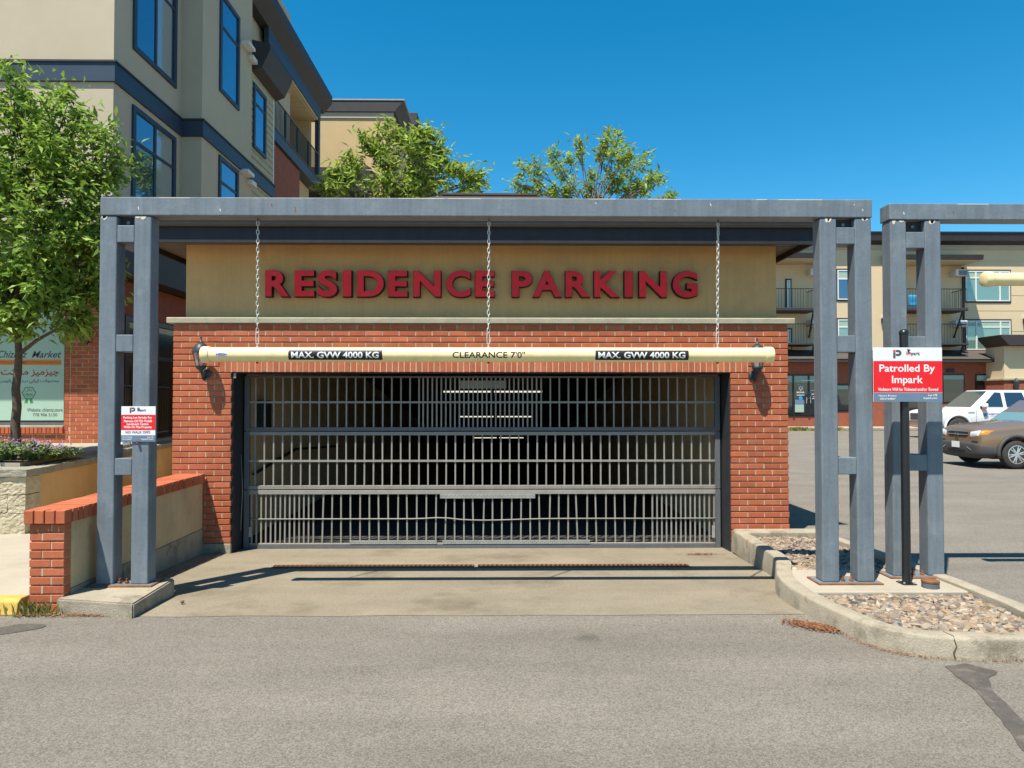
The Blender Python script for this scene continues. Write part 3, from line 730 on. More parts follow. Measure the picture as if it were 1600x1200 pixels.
# ================================================================== TERRACE BLOCK WALL
YT0 = 8.95; TX = X(42, 8.64)
RW = thing('terrace_wall', 'split-face block and stucco retaining wall holding up the planted terrace', 'wall', (TX, 8.64, WZ))
rows = [(WZ-.06, .385), (.39, .605), (.61, .825)]
for r_, (z0, z1) in enumerate(rows):
    a = TX
    first = True
    while a > -9.4:
        wd = (.22 if r_ % 2 else .40) if first else .40
        first = False
        me = MB().box(a-wd+.006, a, 8.64, 8.64+(.28 if a == TX else .2), z0, z1-.005).mesh('stone_block')
        grid_displace(me, 12, .014, 24, rnd.random()*50)
        put('stone_block', me, 'split_stone', RW); a -= wd
MB().box(-9.4, TX-.04, 8.70, 9.0, 0, .82).build('block_backing', 'split_stone', RW)
a = TX+.03
while a > -9.4:
    me = MB().box(a-.44+.006, a, 8.61, 8.98, .828, .915).mesh('cap_stone'); grid_displace(me, 5, .014, 12, rnd.random()*50)
    put('cap_stone', me, 'cap_stone', RW); a -= .44
dirw = Vector((-.141, 1, 0)).normalized(); nrm = Vector((dirw.y, -dirw.x, 0))
p0 = Vector((TX-.012, 8.92, 0)); Lw = 6.0
def wallprism(name, m_, s0, s1, o0, o1, z0, z1, parent):
    mb = MB(); c4 = [p0+dirw*s0+nrm*o0, p0+dirw*s1+nrm*o0, p0+dirw*s1+nrm*o1, p0+dirw*s0+nrm*o1]
    mb.prism([(c.x, c.y) for c in c4], z0, z1); return mb.build(name, m_, parent)
wallprism('stucco_panel', 'stucco_panel', .005, Lw, -.2, 0, 0, .826, RW)
for j in range(14):
    me = wallprism('cap_stone', 'cap_stone', .06+j*.43, .06+(j+1)*.43-.006, -.3, .04, .828, .915, RW); grid_displace(me.data, 5, .012, 12, j*3.1)
# iron railing on the terrace edge
RL = thing('iron_railing', 'black iron picket railing on the terrace edge by the shop side window', 'railing', (p0+dirw*3.8+nrm*-.45).to_tuple())
def rp_(s_, z): q = p0+dirw*s_+nrm*-.42; return (q.x, q.y, z)
for z_ in (1.08, 2.0): MB().tube([rp_(3.4, z_), rp_(6.2, z_)], .02, 6).build('rail', 'black_paint', RL)
for i in range(26): MB().tube([rp_(3.45+i*.108, .965), rp_(3.45+i*.108, 2.0)], .009 if i % 9 else .02, 4).build('picket', 'black_paint', RL)
# soil of the planter bed
sl = MB()
for i in range(20):
    for j in range(6):
        def q(a, b):
            x_ = -9.3+a*.163; y_ = 8.99+b*.22; return (x_, y_, .968+.0+.03*mnoise.noise(Vector((x_*3, y_*3, 0)))+.02)
        sl.quad(q(i, j), q(i+1, j), q(i+1, j+1), q(i, j+1))
stuff(tag(sl.build('planter_soil', 'soil'), 'dark soil bed behind the block wall under the tree', 'soil'))

# ================================================================== TRAFFIC ISLAND
IS = thing('traffic_island', 'concrete kerbed island carrying the posts right of the driveway', 'traffic island', (3.4, 6.4, 0))
out = [(X(1142, 8.75), 8.75), (2.79, 7.83), (2.80, 7.42), (2.74, 7.08), (2.60, 6.76), (2.49, 6.42), (2.46, 5.93), (2.55, 5.38), (2.63, 5.05), (2.80, 4.86), (3.1, 4.775), (3.55, 4.74), (3.88, 4.84), (4.08, 5.1), (4.15, 5.5), (4.13, 6.4), (4.05, 7.6), (3.90, 8.75)]
def smooth_poly(p, it=2):
    for _ in range(it):
        q = [p[0]]
        for a, b in zip(p, p[1:]):
            q += [(a[0]*.75+b[0]*.25, a[1]*.75+b[1]*.25), (a[0]*.25+b[0]*.75, a[1]*.25+b[1]*.75)]
        q.append(p[-1]); p = q
    return p
so = smooth_poly(out)
def inset(p, d_):
    r_ = []
    for i, a in enumerate(p):
        b0, b1 = p[max(i-1, 0)], p[min(i+1, len(p)-1)]
        tx, ty = b1[0]-b0[0], b1[1]-b0[1]; l = math.hypot(tx, ty); r_.append((a[0]-ty/l*d_, a[1]+tx/l*d_))
    return r_
KZ = .150
prof = [(0, -.12), (.004, KZ-.022), (.012, KZ-.006), (.03, KZ), (.135, KZ), (.148, KZ-.006), (.152, KZ-.03), (.152, .0)]
kb = MB(); rings = [inset(so, d_) for d_, _ in prof]; nk = len(so)
for (d_, z_), rg in zip(prof, rings):
    for i, (x_, y_) in enumerate(rg):
        wob = .006*mnoise.noise(Vector((x_*6, y_*6, z_*9))); kb.v.append((x_+wob, y_+wob, z_+(.004*mnoise.noise(Vector((x_*4, y_*4, 1))) if z_ > 0 else 0)))
for a in range(len(prof)-1):
    for i in range(nk-1): kb.f.append((a*nk+i, a*nk+i+1, (a+1)*nk+i+1, (a+1)*nk+i))
kb.build('island_kerb', 'kerb_concrete', IS, smooth=True, auto=45)
ck = gnd(1501, 1032); ci = min(range(len(so)), key=lambda i: (so[i][0]-ck.x)**2+(so[i][1]-ck.y)**2)
MB().tube([(so[ci][0]+.004, so[ci][1]-.002, .0), (so[ci][0]-.01, so[ci][1]+.001, .05), (so[ci][0]+.012, so[ci][1]+.002, .09), (so[ci][0]+.0, so[ci][1]+.006, .132), (so[ci][0]+.01, so[ci][1]+.03, .1505), (so[ci][0]-.0, so[ci][1]+.13, .1505)], [.005, .004, .0045, .004, .003, .002], 5).build('crack', 'soil', IS)
inn = inset(so, .151)
MB().prism(inn, -.1, .07).build('island_bed', 'soil', IS)
pc = MB().box(2.64, 4.00, 6.03, 6.82, .0, .121); pc.build('post_pad', 'walk_concrete', IS, bevel=.012)
# crack and stub wall behind, next to the brick
MB().box(OR_+.02, 3.95, 8.55, YW-.012, -.1, KZ+.002).build('kerb_return', 'kerb_concrete', IS, bevel=.015)
def in_poly(x_, y_, p):
    c = False; j = len(p)-1
    for i in range(len(p)):
        if (p[i][1] > y_) != (p[j][1] > y_) and x_ < (p[j][0]-p[i][0])*(y_-p[i][1])/(p[j][1]-p[i][1])+p[i][0]: c = not c
        j = i
    return c
ico = bmesh.new(); bmesh.ops.create_icosphere(ico, subdivisions=1, radius=1)
IV = [v.co.copy() for v in ico.verts]; IF = [tuple(v.index for v in f.verts) for f in ico.faces]; ico.free()
def pebbles(name, label, n, x0, x1, y0, y1, region, z, smin, smax):
    mb = MB(); rr = random.Random(n)
    k_ = 0
    for _ in range(n*6):
        x_, y_ = rr.uniform(x0, x1), rr.uniform(y0, y1)
        if not region(x_, y_): continue
        s_ = smin+(smax-smin)*rr.random()**2.4; e = Vector((s_*rr.uniform(.8, 1.35), s_*rr.uniform(.7, 1.0), s_*rr.uniform(.45, .75)))
        rot = Matrix.Rotation(rr.uniform(0, 6.3), 3, 'Z') @ Matrix.Rotation(rr.gauss(0, .35), 3, 'X'); i = len(mb.v); sd = rr.random()*99
        for v in IV:
            q = Vector((v.x*e.x, v.y*e.y, v.z*e.z))*(1+.32*mnoise.noise(v*1.7+Vector((sd, 0, 0)))); q = rot @ q
            mb.v.append((x_+q.x, y_+q.y, z+rr.random()*.0+q.z+s_*.25+.012*mnoise.noise(Vector((x_*2, y_*2, 0)))))
        mb.f += [tuple(i+q for q in f) for f in IF]; k_ += 1
        if k_ >= n: break
    o = mb.build(name, 'pebble', smooth=True, auto=32); tag(o, label, 'gravel', kind='stuff'); return o
inn2 = inset(so, .168)
pebbles('gravel', 'tan and grey river gravel in the rounded front bed of the island', 3400, 2.6, 4.1, 4.85, 6.02, lambda a, b: in_poly(a, b, inn2) and b < 6.01, .076, .010, .050)
pebbles('gravel', 'tan river gravel in the rear island bed between the wall and posts', 3000, 2.6, 4.1, 6.83, 8.53, lambda a, b: in_poly(a, b, inn2), .076, .010, .044)
vc = thing('valve_cover', 'rusty round pipe cap on the pad beside the black sign post', 'pipe cap', (3.72, 6.16, .121))
MB().lathe([(.07, 0), (.07, .05)], (X(1450, 6.16), 6.16, .122), 20).build('pipe', 'gate_steel', vc, smooth=True, auto=40)
MB().lathe([(.074, .05), (.074, .062), (.06, .068)], (X(1450, 6.16), 6.16, .122), 20).build('lid', 'rust', vc, smooth=True, auto=40)

# ================================================================== TRENCH DRAIN
ydr = 7.89; ZDr = dz(ydr)+.006
TD = thing('trench_drain', 'rusty trench drain grate across the driveway before the gate', 'drain', (-.3, ydr, ZD))
for a, b in ((428, 741), (747, 1075)):
    xa, xb = X(a, ydr), X(b, ydr); gm = MB()
    n = int((xb-xa)/.05)
    for i in range(n):
        x_ = xa+(i+.5)*(xb-xa)/n; gm.quad((x_-.011, ydr-.05, ZDr+.006), (x_+.011, ydr-.05, ZDr+.006), (x_+.03, ydr+.05, ZDr+.006), (x_+.008, ydr+.05, ZDr+.006))
    for y_ in (-.066, .05): gm.box(xa, xb, ydr+y_, ydr+y_+.016, ZDr+.001, ZDr+.007)
    gr = gm.build('grate', 'rust', TD); stuff(gr)
    MB().quad((xa, ydr-.06, ZDr+.001), (xb, ydr-.06, ZDr+.001), (xb, ydr+.06, ZDr+.001), (xa, ydr+.06, ZDr+.001)).build('trough', 'black_paint', TD)

# ================================================================== PARKING SIGNS
def logo(parent, xc, zc, h_, y):
    # square-and-P mark: red square over a dark stem with a dark bowl
    u = h_/4
    MB().box(xc-2*u, xc-.9*u, y-.0008, y, zc+.95*u, zc+2*u).build('logo_square', 'sign_red', parent)
    MB().box(xc-2*u, xc-.9*u, y-.0008, y, zc-2*u, zc+.75*u).build('logo_stem', 'print_grey', parent)
    pts = [(xc-.7*u, zc+2*u)]+[(xc+.55*u+1.45*u*math.sin(t), zc+.55*u+1.45*u*math.cos(t)) for t in [math.pi*i/12 for i in range(13)]]+[(xc-.7*u, zc-.9*u), (xc-.7*u, zc+.1*u)]
    pts += [(xc+.45*u+.45*u*math.sin(t), zc+.55*u+.45*u*math.cos(t)) for t in [math.pi-math.pi*i/8 for i in range(9)]]+[(xc-.7*u, zc+1*u)]
    MB().prism(pts, y-.0008, y, 'y').build('logo_bowl', 'print_grey', parent)
def sign(label, px0, px1, py0, py1, y, bands, texts, lg, extra=None):
    cx = (px0+px1)/2
    t_ = thing('parking_sign', label, 'sign', (X(cx, y), y, Z(py1, y)), 'parking enforcement signs')
    MB().box(X(px0, y), X(px1, y), y, y+.004, Z(py1, y, cx), Z(py0, y, cx)).build('panel', 'sign_white', t_, bevel=.0012)
    for m_, a, b in bands:
        MB().box(X(px0+.25, y), X(px1-.25, y), y-.0012, y-.0002, Z(b, y, cx), Z(a, y, cx)).build('colour_band', m_, t_)
    for s_, a, b, c, d_, m_, off in texts:
        text_fit('lettering', s_, X(a, y), X(b, y), Z(d_, y, cx), Z(c, y, cx), y-.002, m_, t_, off=off)
    logo(t_, X(lg[0], y), Z(lg[1], y, cx), lg[2]*y/FPX, y-.0005)
    return t_
ys_ = Y1-.012
ls = sign('small red and white parking lot sign bolted to the left post', 190, 243.5, 635, 690, ys_,
     [('sign_red', 648, 671.8), ('sign_slate', 680, 689.7)],
     [('Parking Lot Strictly For', 193.5, 238.5, 650.7, 655.0, 'print_white', .025), ('Patrons Of 755 McGill', 194.5, 238, 656.0, 659.8, 'print_white', .025),
      ('Landmark Centre', 199, 233, 660.8, 664.3, 'print_white', .025), ('While On The Property', 194, 238, 665.4, 670.0, 'print_white', .025),
      ('NO WALK OFFS', 197, 235.5, 673.2, 677.2, 'sign_maroon', .012), ("Mario's Towing", 192, 207.5, 681.8, 684.6, 'print_white', .015), ('250.374.8867', 192, 207, 685.4, 687.2, 'print_white', .015),
      ('Lot 178', 231, 240.5, 682, 684.3, 'print_white', .015), ('impark.com', 221.5, 240.5, 685, 687.6, 'print_white', .015), ('impark', 215, 229, 638.8, 643.6, 'print_grey', .02)],
     (207.5, 641, 8.5))
MB().lathe([(.012, 0), (.012, -.02)], (X(216.5, ys_), ys_-.0, Z(690, ys_)), 6, 'y').build('bolt', 'rust', ls)
MB().box(X(188.5, ys_), X(203, ys_), ys_+.0135, ys_+.03, Z(694, ys_), Z(690.6, ys_)).build('bracket', 'print_white', ls)
MB().lathe([(.010, 0), (.010, -.004)], (X(217, ys_), ys_-.002, Z(638.3, ys_)), 8, 'y').build('bolt', 'gate_steel', ls)
BP = thing('sign_post', 'slim black round steel post with a domed top on the island pad', 'post', (X(1413, 6.29), 6.29, .121))
bx_ = X(1413, 6.29); zt = Z(513.5, 6.29)
MB().lathe([(.037, .121), (.037, zt-.045), (.041, zt-.044), (.041, zt-.03), (.037, zt-.02), (.026, zt-.006), (.008, zt)], (bx_, 6.29, 0), 20).build('pole', 'black_paint', BP, smooth=True, auto=45)
MB().box(bx_-.062, bx_+.062, 6.23, 6.35, .122, .131).build('base_plate', 'black_paint', BP, bevel=.002)
for a in (-.045, .045):
    for b in (-.045, .045): MB().lathe([(.009, 0), (.009, .014)], (bx_+a, 6.29+b, .131), 6).build('bolt', 'galv', BP)
ysb = 6.235
bs = sign('large red and white patrolled lot sign on the black post', 1364.5, 1472.5, 543, 627.5, ysb,
     [('sign_red', 564, 613.2), ('sign_slate', 613.9, 627.2)],
     [('Patrolled By', 1374, 1461, 569.5, 584.5, 'print_white', .016), ('Impark', 1393.5, 1442, 587, 602.5, 'print_white', .016),
      ('Violators Will be Ticketed and/or Towed', 1371.5, 1465.5, 605.8, 610.8, 'print_white', .018), ("Mario's Towing", 1372.5, 1400.5, 616.8, 620.4, 'print_white', .02),
      ('250.374.8867', 1374.5, 1399, 621.6, 624.4, 'print_white', .02), ('Lot 178', 1450, 1463.8, 615.8, 619, 'print_white', .02), ('impark.com', 1442.5, 1463.8, 620.4, 624.2, 'print_white', .02),
      ('im', 1416, 1424, 549.5, 554.5, 'sign_red', .02), ('park', 1424.3, 1438, 549.5, 556.3, 'print_grey', .02)],
     (1402.5, 553.2, 13))
MB().tube([(bx_+.01, ysb-.004, Z(549, ysb)), (bx_-.004, ysb-.012, Z(545, ysb))], .006, 5).build('cable_tie', 'print_black', bs)
MB().tube([(bx_+.01, ysb-.004, Z(549, ysb)), (bx_+.018, ysb-.012, Z(545.5, ysb))], .004, 5).build('cable_tie', 'print_black', bs)
MB().box(bx_-.03, bx_+.03, ysb+.0045, 6.255, Z(575, ysb), Z(560, ysb)).build('clamp', 'galv', bs)
MB().box(bx_-.03, bx_+.03, ysb+.0045, 6.255, Z(620, ysb), Z(608, ysb)).build('clamp', 'galv', bs)

# ================================================================== LITTLE GROUND THINGS
def flakes(name, label, m_, n, f, size, cat, z=.006, drv=False):
    mb = MB(); rr = random.Random(n*3+1)
    for _ in range(n):
        x_, y_ = f(rr); t = rr.uniform(0, 6.28); s_ = size*rr.uniform(.5, 1.4); zz = (dz(y_)+.005 if drv else z)+rr.random()*.012
        dx, dy = math.cos(t)*s_, math.sin(t)*s_; ex, ey = -math.sin(t)*s_*.3, math.cos(t)*s_*.3
        mb.quad((x_-dx, y_-dy, zz), (x_-ex, y_-ey, zz+.003), (x_+dx, y_+dy, zz+rr.random()*.008), (x_+ex, y_+ey, zz+.001))
    o = mb.build(name, m_); tag(o, label, cat, kind='stuff'); return o
nc = gnd(1272, 980)
flakes('needle_litter', 'patch of orange dry needles on the asphalt beside the island kerb', 'needle_litter', 1300,
       lambda r_: (lambda u, v: (nc.x+.19*u+.05*v, nc.y-.13*u+.10*v))(max(-1, min(1, r_.gauss(0, .45))), max(-1, min(1, r_.gauss(0, .4)))), .014, 'litter')
flakes('leaf_litter', 'brown leaf litter along the foot of the left post footing', 'litter', 700, lambda r_: (r_.uniform(-3.98, -3.05), 5.86-abs(r_.gauss(0, .035))+.0), .012, 'litter')
flakes('leaf_litter', 'dry brown litter along the foot of the wing wall', 'litter', 350, lambda r_: (lambda s_: (-3.62+.065*s_+abs(r_.gauss(0, .05)), 6.6+s_))(r_.uniform(0, 2.15)), .011, 'litter', drv=True)
flakes('kerb_litter', 'fine brown litter lying along the front kerb of the island', 'litter', 700, lambda r_: (lambda p: (p[0]-abs(r_.gauss(0, .02)), p[1]-abs(r_.gauss(0, .025))))((lambda i, t: (so[i][0]*(1-t)+so[i+1][0]*t, so[i][1]*(1-t)+so[i+1][1]*t))(r_.randrange(int(len(so)*.42), int(len(so)*.72)), r_.random())), .007, 'litter')
flakes('gravel_litter', 'thin rusty litter spot on the concrete before the right gate jamb', 'rust', 300, lambda r_: (2.42+r_.gauss(0, .11), 8.62+r_.gauss(0, .028)), .013, 'litter', drv=True)
wd_ = MB(); rr = random.Random(5)
for _ in range(130):
    x_, y_ = -3.86+rr.gauss(0, .09), 5.86+rr.gauss(0, .03); h_ = rr.uniform(.03, .13); t = rr.uniform(0, 6.28); l = rr.uniform(.01, .06)
    a = Vector((x_, y_, 0)); b = a+Vector((math.cos(t)*l*.5, math.sin(t)*l*.5, h_*.7)); c = a+Vector((math.cos(t)*l, math.sin(t)*l, h_)); s_ = Vector((-math.sin(t), math.cos(t), 0))*.004
    wd_.quad(a-s_, a+s_, b+s_*1.3, c, b-s_*1.3)
stuff(tag(wd_.build('weed_tuft', 'weed'), 'small tuft of weeds at the foot of the brick pier', 'weeds'))
for (px_, py_, s_, lb) in ((219, 911, .035, 'small stone lying on the base plate of the left post'), (285, 942, .02, 'brown pebble on the driveway near the footing')):
    p = gnd(px_, py_, .137 if py_ < 930 else 0)
    mb = MB(); 
    for v in IV: q = v*s_*(1+.3*mnoise.noise(v*2+Vector((px_, 0, 0)))); mb.v.append((p.x+q.x, p.y+q.y, p.z+q.z*.8+s_*.4))
    mb.f = list(IF); tag(mb.build('stone', 'soil' if py_ > 930 else 'pebble', smooth=True), lb, 'stone')
def patch(name, label, pts, z=.0045):
    wp = [gnd(a, b) for a, b in pts]; wp = smooth_poly([(p.x, p.y) for p in wp]+[(wp[0].x, wp[0].y)], 2)[:-1]
    wp = [(x_+.02*mnoise.noise(Vector((x_*9, y_*9, 0))), y_+.02*mnoise.noise(Vector((x_*9, y_*9, 5)))) for x_, y_ in wp]
    tag(MB().prism(wp, .0005, z).build(name, 'asphalt_seal'), label, 'asphalt patch', kind='structure')
patch('asphalt_patch', 'dark tar patch below the island kerb at lower right', [(1481, 1043), (1506, 1036), (1536, 1044), (1564, 1050), (1545, 1058), (1548, 1075), (1575, 1103), (1612, 1140), (1640, 1180), (1600, 1180), (1575, 1140), (1545, 1103), (1520, 1075), (1490, 1055)])
patch('asphalt_patch', 'dark tar smear on the asphalt at the left edge', [(-30, 985), (0, 981), (35, 975), (76, 977), (60, 983), (30, 988), (0, 992), (-30, 996)])

# ================================================================== LEFT APARTMENT BUILDING
YA = 12.9; XA = X(172, YA); XB = XA+.46; YJ = YX(279, XA); YJ2 = YX(390, XB); YSD = YX(426, XB)
A = thing('apartment_building', 'tall tan apartment building with navy trim and a brick shop floor at left', 'building', (XA, YA, .96))
ZT = .965; Z1 = 4.45
# upper masses
MB().box(-22, XA, YA, YSD+3, Z1, 14.6).build('stucco_mass', 'stucco_olive', A)
MB().box(-21, XB, YJ, YJ2, Z1, 14.6).build('stucco_mass', 'stucco_olive', A)
XC = XB-.05
MB().box(-21, XC-.02, YJ2+.001, YSD, Z1, 10.7).build('siding_backing', 'rose_siding', A)
bh = .185; zz = Z1+.1
i = 0
while zz < 10.5:
    me = MB().prism([(XC-.019, zz), (XC+.034, zz), (XC+.006, zz+bh-.004), (XC-.019, zz+bh-.004)], YJ2+.002, YSD-.02, 'y').build('siding_board', 'rose_siding', A); zz += bh
MB().box(XC-.02, XC+.03, YSD-.019, YSD+.05, Z1, 10.7).build('corner_board', 'vinyl_white', A)
# storey band
for nm, (x0, x1, y0, y1) in (('f', (-22, XA+.05, YA-.05, YA-.001)), ('s', (XA+.001, XA+.05, YA-.001, YJ-.052)), ('j', (XA+.001, XB+.05, YJ-.051, YJ-.001)), ('t', (XB+.001, XB+.05, YJ-.0005, YJ2+.03)), ('u', (XC+.035, XC+.08, YJ2+.031, YSD))):
    MB().box(x0, x1, y0, y1, 7.58, 7.93).build('storey_band', 'navy_trim', A, bevel=.004)
    MB().box(x0-.0, x1+(.025 if nm != 'f' else .025), y0-(.025 if nm in 'fj' else 0), y1, 7.9305, 7.965).build('band_cap', 'dark_trim', A)
def side_window(xx, y0, y1, z0, z1, mull=0, trans=None, nm='window', fw=.10, curtain=None):
    # window in a wall that looks to +X
    o = MB().box(xx+.002, xx+.012, y0+fw, y1-fw, z0+fw, z1-fw).build(nm, 'win_glass', A)
    for a, b, c, d_ in ((y0, y1, z0, z0+fw), (y0, y1, z1-fw, z1), (y0, y0+fw, z0+fw, z1-fw), (y1-fw, y1, z0+fw, z1-fw)):
        MB().box(xx+.001, xx+.045, a, b, c, d_).build('casing', 'navy_trim', o)
    for k_ in range(mull):
        yc = y0+fw+(y1-y0-2*fw)*(k_+1)/(mull+1); MB().box(xx+.0125, xx+.03, yc-.035, yc+.035, z0+fw, z1-fw).build('mullion', 'navy_trim', o)
    if curtain:
        ya, yb__ = curtain; MB().box(xx+.0121, xx+.0135, y0+fw+(y1-y0-2*fw)*ya, y0+fw+(y1-y0-2*fw)*yb__, z0+fw, z1-fw).build('curtained_pane', 'win_curtain', o)
    if trans:
        MB().box(xx+.0125, xx+.031, y0+fw, y1-fw, trans-.03, trans+.03).build('transom', 'navy_trim', o)
    return o
y0, y1 = YX(201, XA), YX(269, XA)
side_window(XA, y0, y1, 5.2, 7.44, 1, 6.75, curtain=(.55, .97)); side_window(XA, y0, y1, 8.52, 10.9, 1, 10.2, curtain=(.54, .93))
y0, y1 = YX(338, XB), YX(368.5, XB)
side_window(XB, y0, y1, 5.2, 7.50, 0, 6.9); side_window(XB, y0, y1, 9.02, 11.4, 0, 10.62)
y0, y1 = YX(389.5, XC)+.03, YX(409.5, XC)
side_window(XC+.034, y0, y1, 8.5, 10.25, 0, 9.75)
# wall vents
for z_ in (7.42, 10.72):
    yv = YX(372, XB); q = MB().box(XB+.001, XB+.22, yv, yv+.45, z_+.10, z_+.19); q.build('vent_hood', 'white_metal', A, bevel=.01)
    MB().box(XB+.001, XB+.14, yv+.5, yv+.85, z_-.05, z_+.07).build('vent_hood', 'white_metal', A, bevel=.01)
# eave over the siding, balcony tower behind
MB().prism([(XC+.001, 10.5), (XC+.3, 10.62), (XC+.52, 11.1), (XC+.52, 11.25), (XC-.3, 11.45), (XC-.3, 10.5)], YJ2-.0+.05, YSD+.15, 'y').build('lower_eave', 'dark_trim', A, bevel=.01)
MB().box(-20, XC-.31, YJ2+.01, YSD-.01, 10.71, 12.9).build('upper_wall', 'stucco_olive', A)
XD = XB-.12; YE2 = YX(497, XD)
MB().box(-20, XD-2.0, YSD+.051, YE2, 3, 12.9).build('balcony_back_wall', 'stucco_gold', A)
MB().box(XD-2.0, XD-.3, YE2-.25, YE2, 9.75, 12.0).build('balcony_end_wall', 'stucco_gold', A)
yb_ = YX(468, XD)
MB().box(XD-2, XD-.04, YSD+.051, yb_, 3, 9.40).build('brick_bay', 'brick_far', A)
MB().box(XD-2, XD-.3, yb_+.01, YE2-.3, 3, 9.4).build('bay_wall', 'stucco_gold', A)
MB().box(XD-1.99, XD+.06, YSD+.06, YE2+.05, 9.42, 9.75).build('balcony_slab', 'navy_trim', A, bevel=.01)
MB().box(XD-1.98, XD+.0, YSD+.06, YE2+.0, 12.0, 12.06).build('balcony_ceiling', 'cream_soffit', A)
for i in range(12):
    y_ = YSD+.3+i*(YE2-YSD-.4)/12; MB().box(XD-1.97, XD-.1, y_, y_+(YE2-YSD-.4)/12-.02, 11.98, 11.999).build('ceiling_board', 'cream_soffit', A)
MB().box(XD-.1, XD+.04, YSD-.3, YE2+.02, 12.0+.062, 12.75).build('balcony_beam', 'navy_trim', A, bevel=.01)
MB().box(XD-.12, XD+.03, YE2-.2, YE2+.01, 9.755, 12.06).build('balcony_post', 'navy_trim', A, bevel=.01)
MB().prism([(XD+.041, 12.5), (XD+.34, 12.85), (XD+.36, 13.15), (-20, 14.2), (-20, 12.5)], YSD-3.2, YE2+.45, 'y').build('roof', 'dark_trim', A)
br = tag(thing('balcony_railing', None, None)); INV.pop(br); adopt(br, A); br.location = (0, 0, 0)
for z_ in (9.85, 10.75): MB().tube([(XD, YSD+.1, z_), (XD, YE2-.2, z_)], .025, 6).build('rail', 'black_paint', br)
nn = 44
for i in range(nn):
    y_ = YSD+.12+i*(YE2-YSD-.35)/nn; MB().tube([(XD, y_, 9.755), (XD, y_, 10.75)], .03 if i % 11 == 0 else .010, 4).build('picket', 'black_paint', br)
MB().box(XD-1.0, XD-.5, YSD+.6, YSD+1.2, 9.76, 10.45).build('air_conditioner', 'white_metal', A, bevel=.02)
# ground floor: brick front, shop window, canopy, side storefront
WX0, WX1 = X(-140, YA), X(100.5, YA)
ZW0, ZW1 = Z(663.5, YA), 3.75
MB().box(WX1-.0, XA-.02, YA+.012, YA+.4, ZT, Z1).build('mortar_bed', 'mortar', A)
MB().box(-14, WX1-.001, YA+.012, YA+.4, ZT, ZW0-.05).build('mortar_bed', 'mortar', A)
MB().box(-14, WX1-.001, YA+.012, YA+.4, ZW1+.02, Z1).build('mortar_bed', 'mortar', A)
bc = courses(X(110, YA), XA-.018, ZT+.005, 36, .0765, .215)+courses(X(0, YA)-.8, X(110, YA)-.008, ZT+.005, 4, .0765, .215)
for r_ in range(4, 37): bc.append((WX1+.002, X(109, YA), ZT+.005+r_*.0765, ZT+.005+(r_+1)*.0765-.01))
lay_bricks(bc, A, 'brick_shop', YA, .06, 300)
n = int((WX1+.0-(X(0, YA)-.8))/.0745)
for j in range(n):
    x_ = WX1+.012-(j+1)*.0745; put('sill_brick', brick_mesh(.0645, .12, .105), 'brick_shop', A, loc=(x_, YA-.045, ZW0-.155))
MB().box(WX0, WX1, YA-.03, YA+.1, ZW0-.048, ZW0-.012).build('window_sill', 'stone_ledge', A, bevel=.005)
sw_ = MB().box(WX0, WX1-.001, YA+.13, YA+.15, ZW0-.01, ZW1).build('shop_window', 'shop_glass', A)
for a, b, c, d_ in ((WX0, WX1-.002, ZW0-.009, ZW0+.05), (WX0, WX1-.002, ZW1-.08, ZW1), (WX1-.05, WX1-.002, ZW0+.051, ZW1-.081)):
    MB().box(a, b, YA+.06, YA+.125, c, d_).build('frame', 'gate_steel', sw_)
MB().box(-14, XA+.42, YA-.85, YA-.0+.005, 4.02, 4.44).build('shop_canopy', 'dark_trim', A, bevel=.01)
MB().box(XA-.005, XA+.42, YA+.006, 24, 4.02, 5.0).build('side_canopy', 'dark_trim', A, bevel=.01)
MB().box(XA-.3, XA-.021, YA+.41, 24, ZT, Z1-.03).build('side_wall', 'shop_glass', A)
MB().box(XA-.02, XA-.004, YA+.05, 24, 3.35, 4.01).build('brick_band', 'brick_far', A)
for y_ in (13.35, 14.5, 15.9, 17.2): MB().box(XA-.02, XA+.03, y_, y_+.14, ZT, 3.349).build('storefront_mullion', 'black_paint', A)
for z_ in (1.0, 2.55, 3.25): MB().box(XA-.019, XA+.02, YA+.41, 24, z_, z_+.09).build('storefront_rail', 'black_paint', A)
# small black lantern on the shop brick
sl_ = thing('wall_lantern', 'small black lantern on the shaded shop brick behind the tree', 'lantern', (X(133, YA), YA, Z(525, YA)))
xl, zl = X(133, YA-.1), Z(515, YA-.1)
MB().lathe([(.02, .06), (.08, .0), (.085, -.02), (.055, -.16), (.03, -.2)][::-1], (xl, YA-.12, zl), 10).build('body', 'lantern_metal', sl_)
MB().tube([(xl, YA-.12, zl-.19), (xl, YA-.06, zl-.27), (xl, YA-.005, zl-.22)], .015, 6).build('arm', 'lantern_metal', sl_)

# ---- poster in the shop window
yp = YA+.045
PO = thing('window_poster', 'pale green market poster filling the shop window at far left', 'poster', (X(50, yp), yp, ZW0))
MB().box(X(-90, yp), X(100, yp), yp, yp+.006, Z(656.5, yp), 3.6).build('sheet', 'poster', PO)
def ptext(s_, a, b, c, d_, m_, off=.0, shear=0, space=1.0): text_fit('lettering', s_, X(a, yp), X(b, yp), Z(d_, yp), Z(c, yp), yp-.002, m_, PO, off=off, shear=shear, space=space)
ptext('Chizmiz', -4, 42, 548.5, 559.5, 'print_grey', .008, .35); ptext('Market', 49, 95.5, 549, 559.5, 'print_grey', .012, .35)
MB().box(X(-80, yp), X(95.5, yp), yp-.001, yp-.0003, Z(570.8, yp), Z(562.3, yp)).build('orange_band', 'poster_band', PO)
ptext('PERSIAN & MEDITERRANEAN', -2, 93.5, 564.6, 569, 'poster_rust', .01)
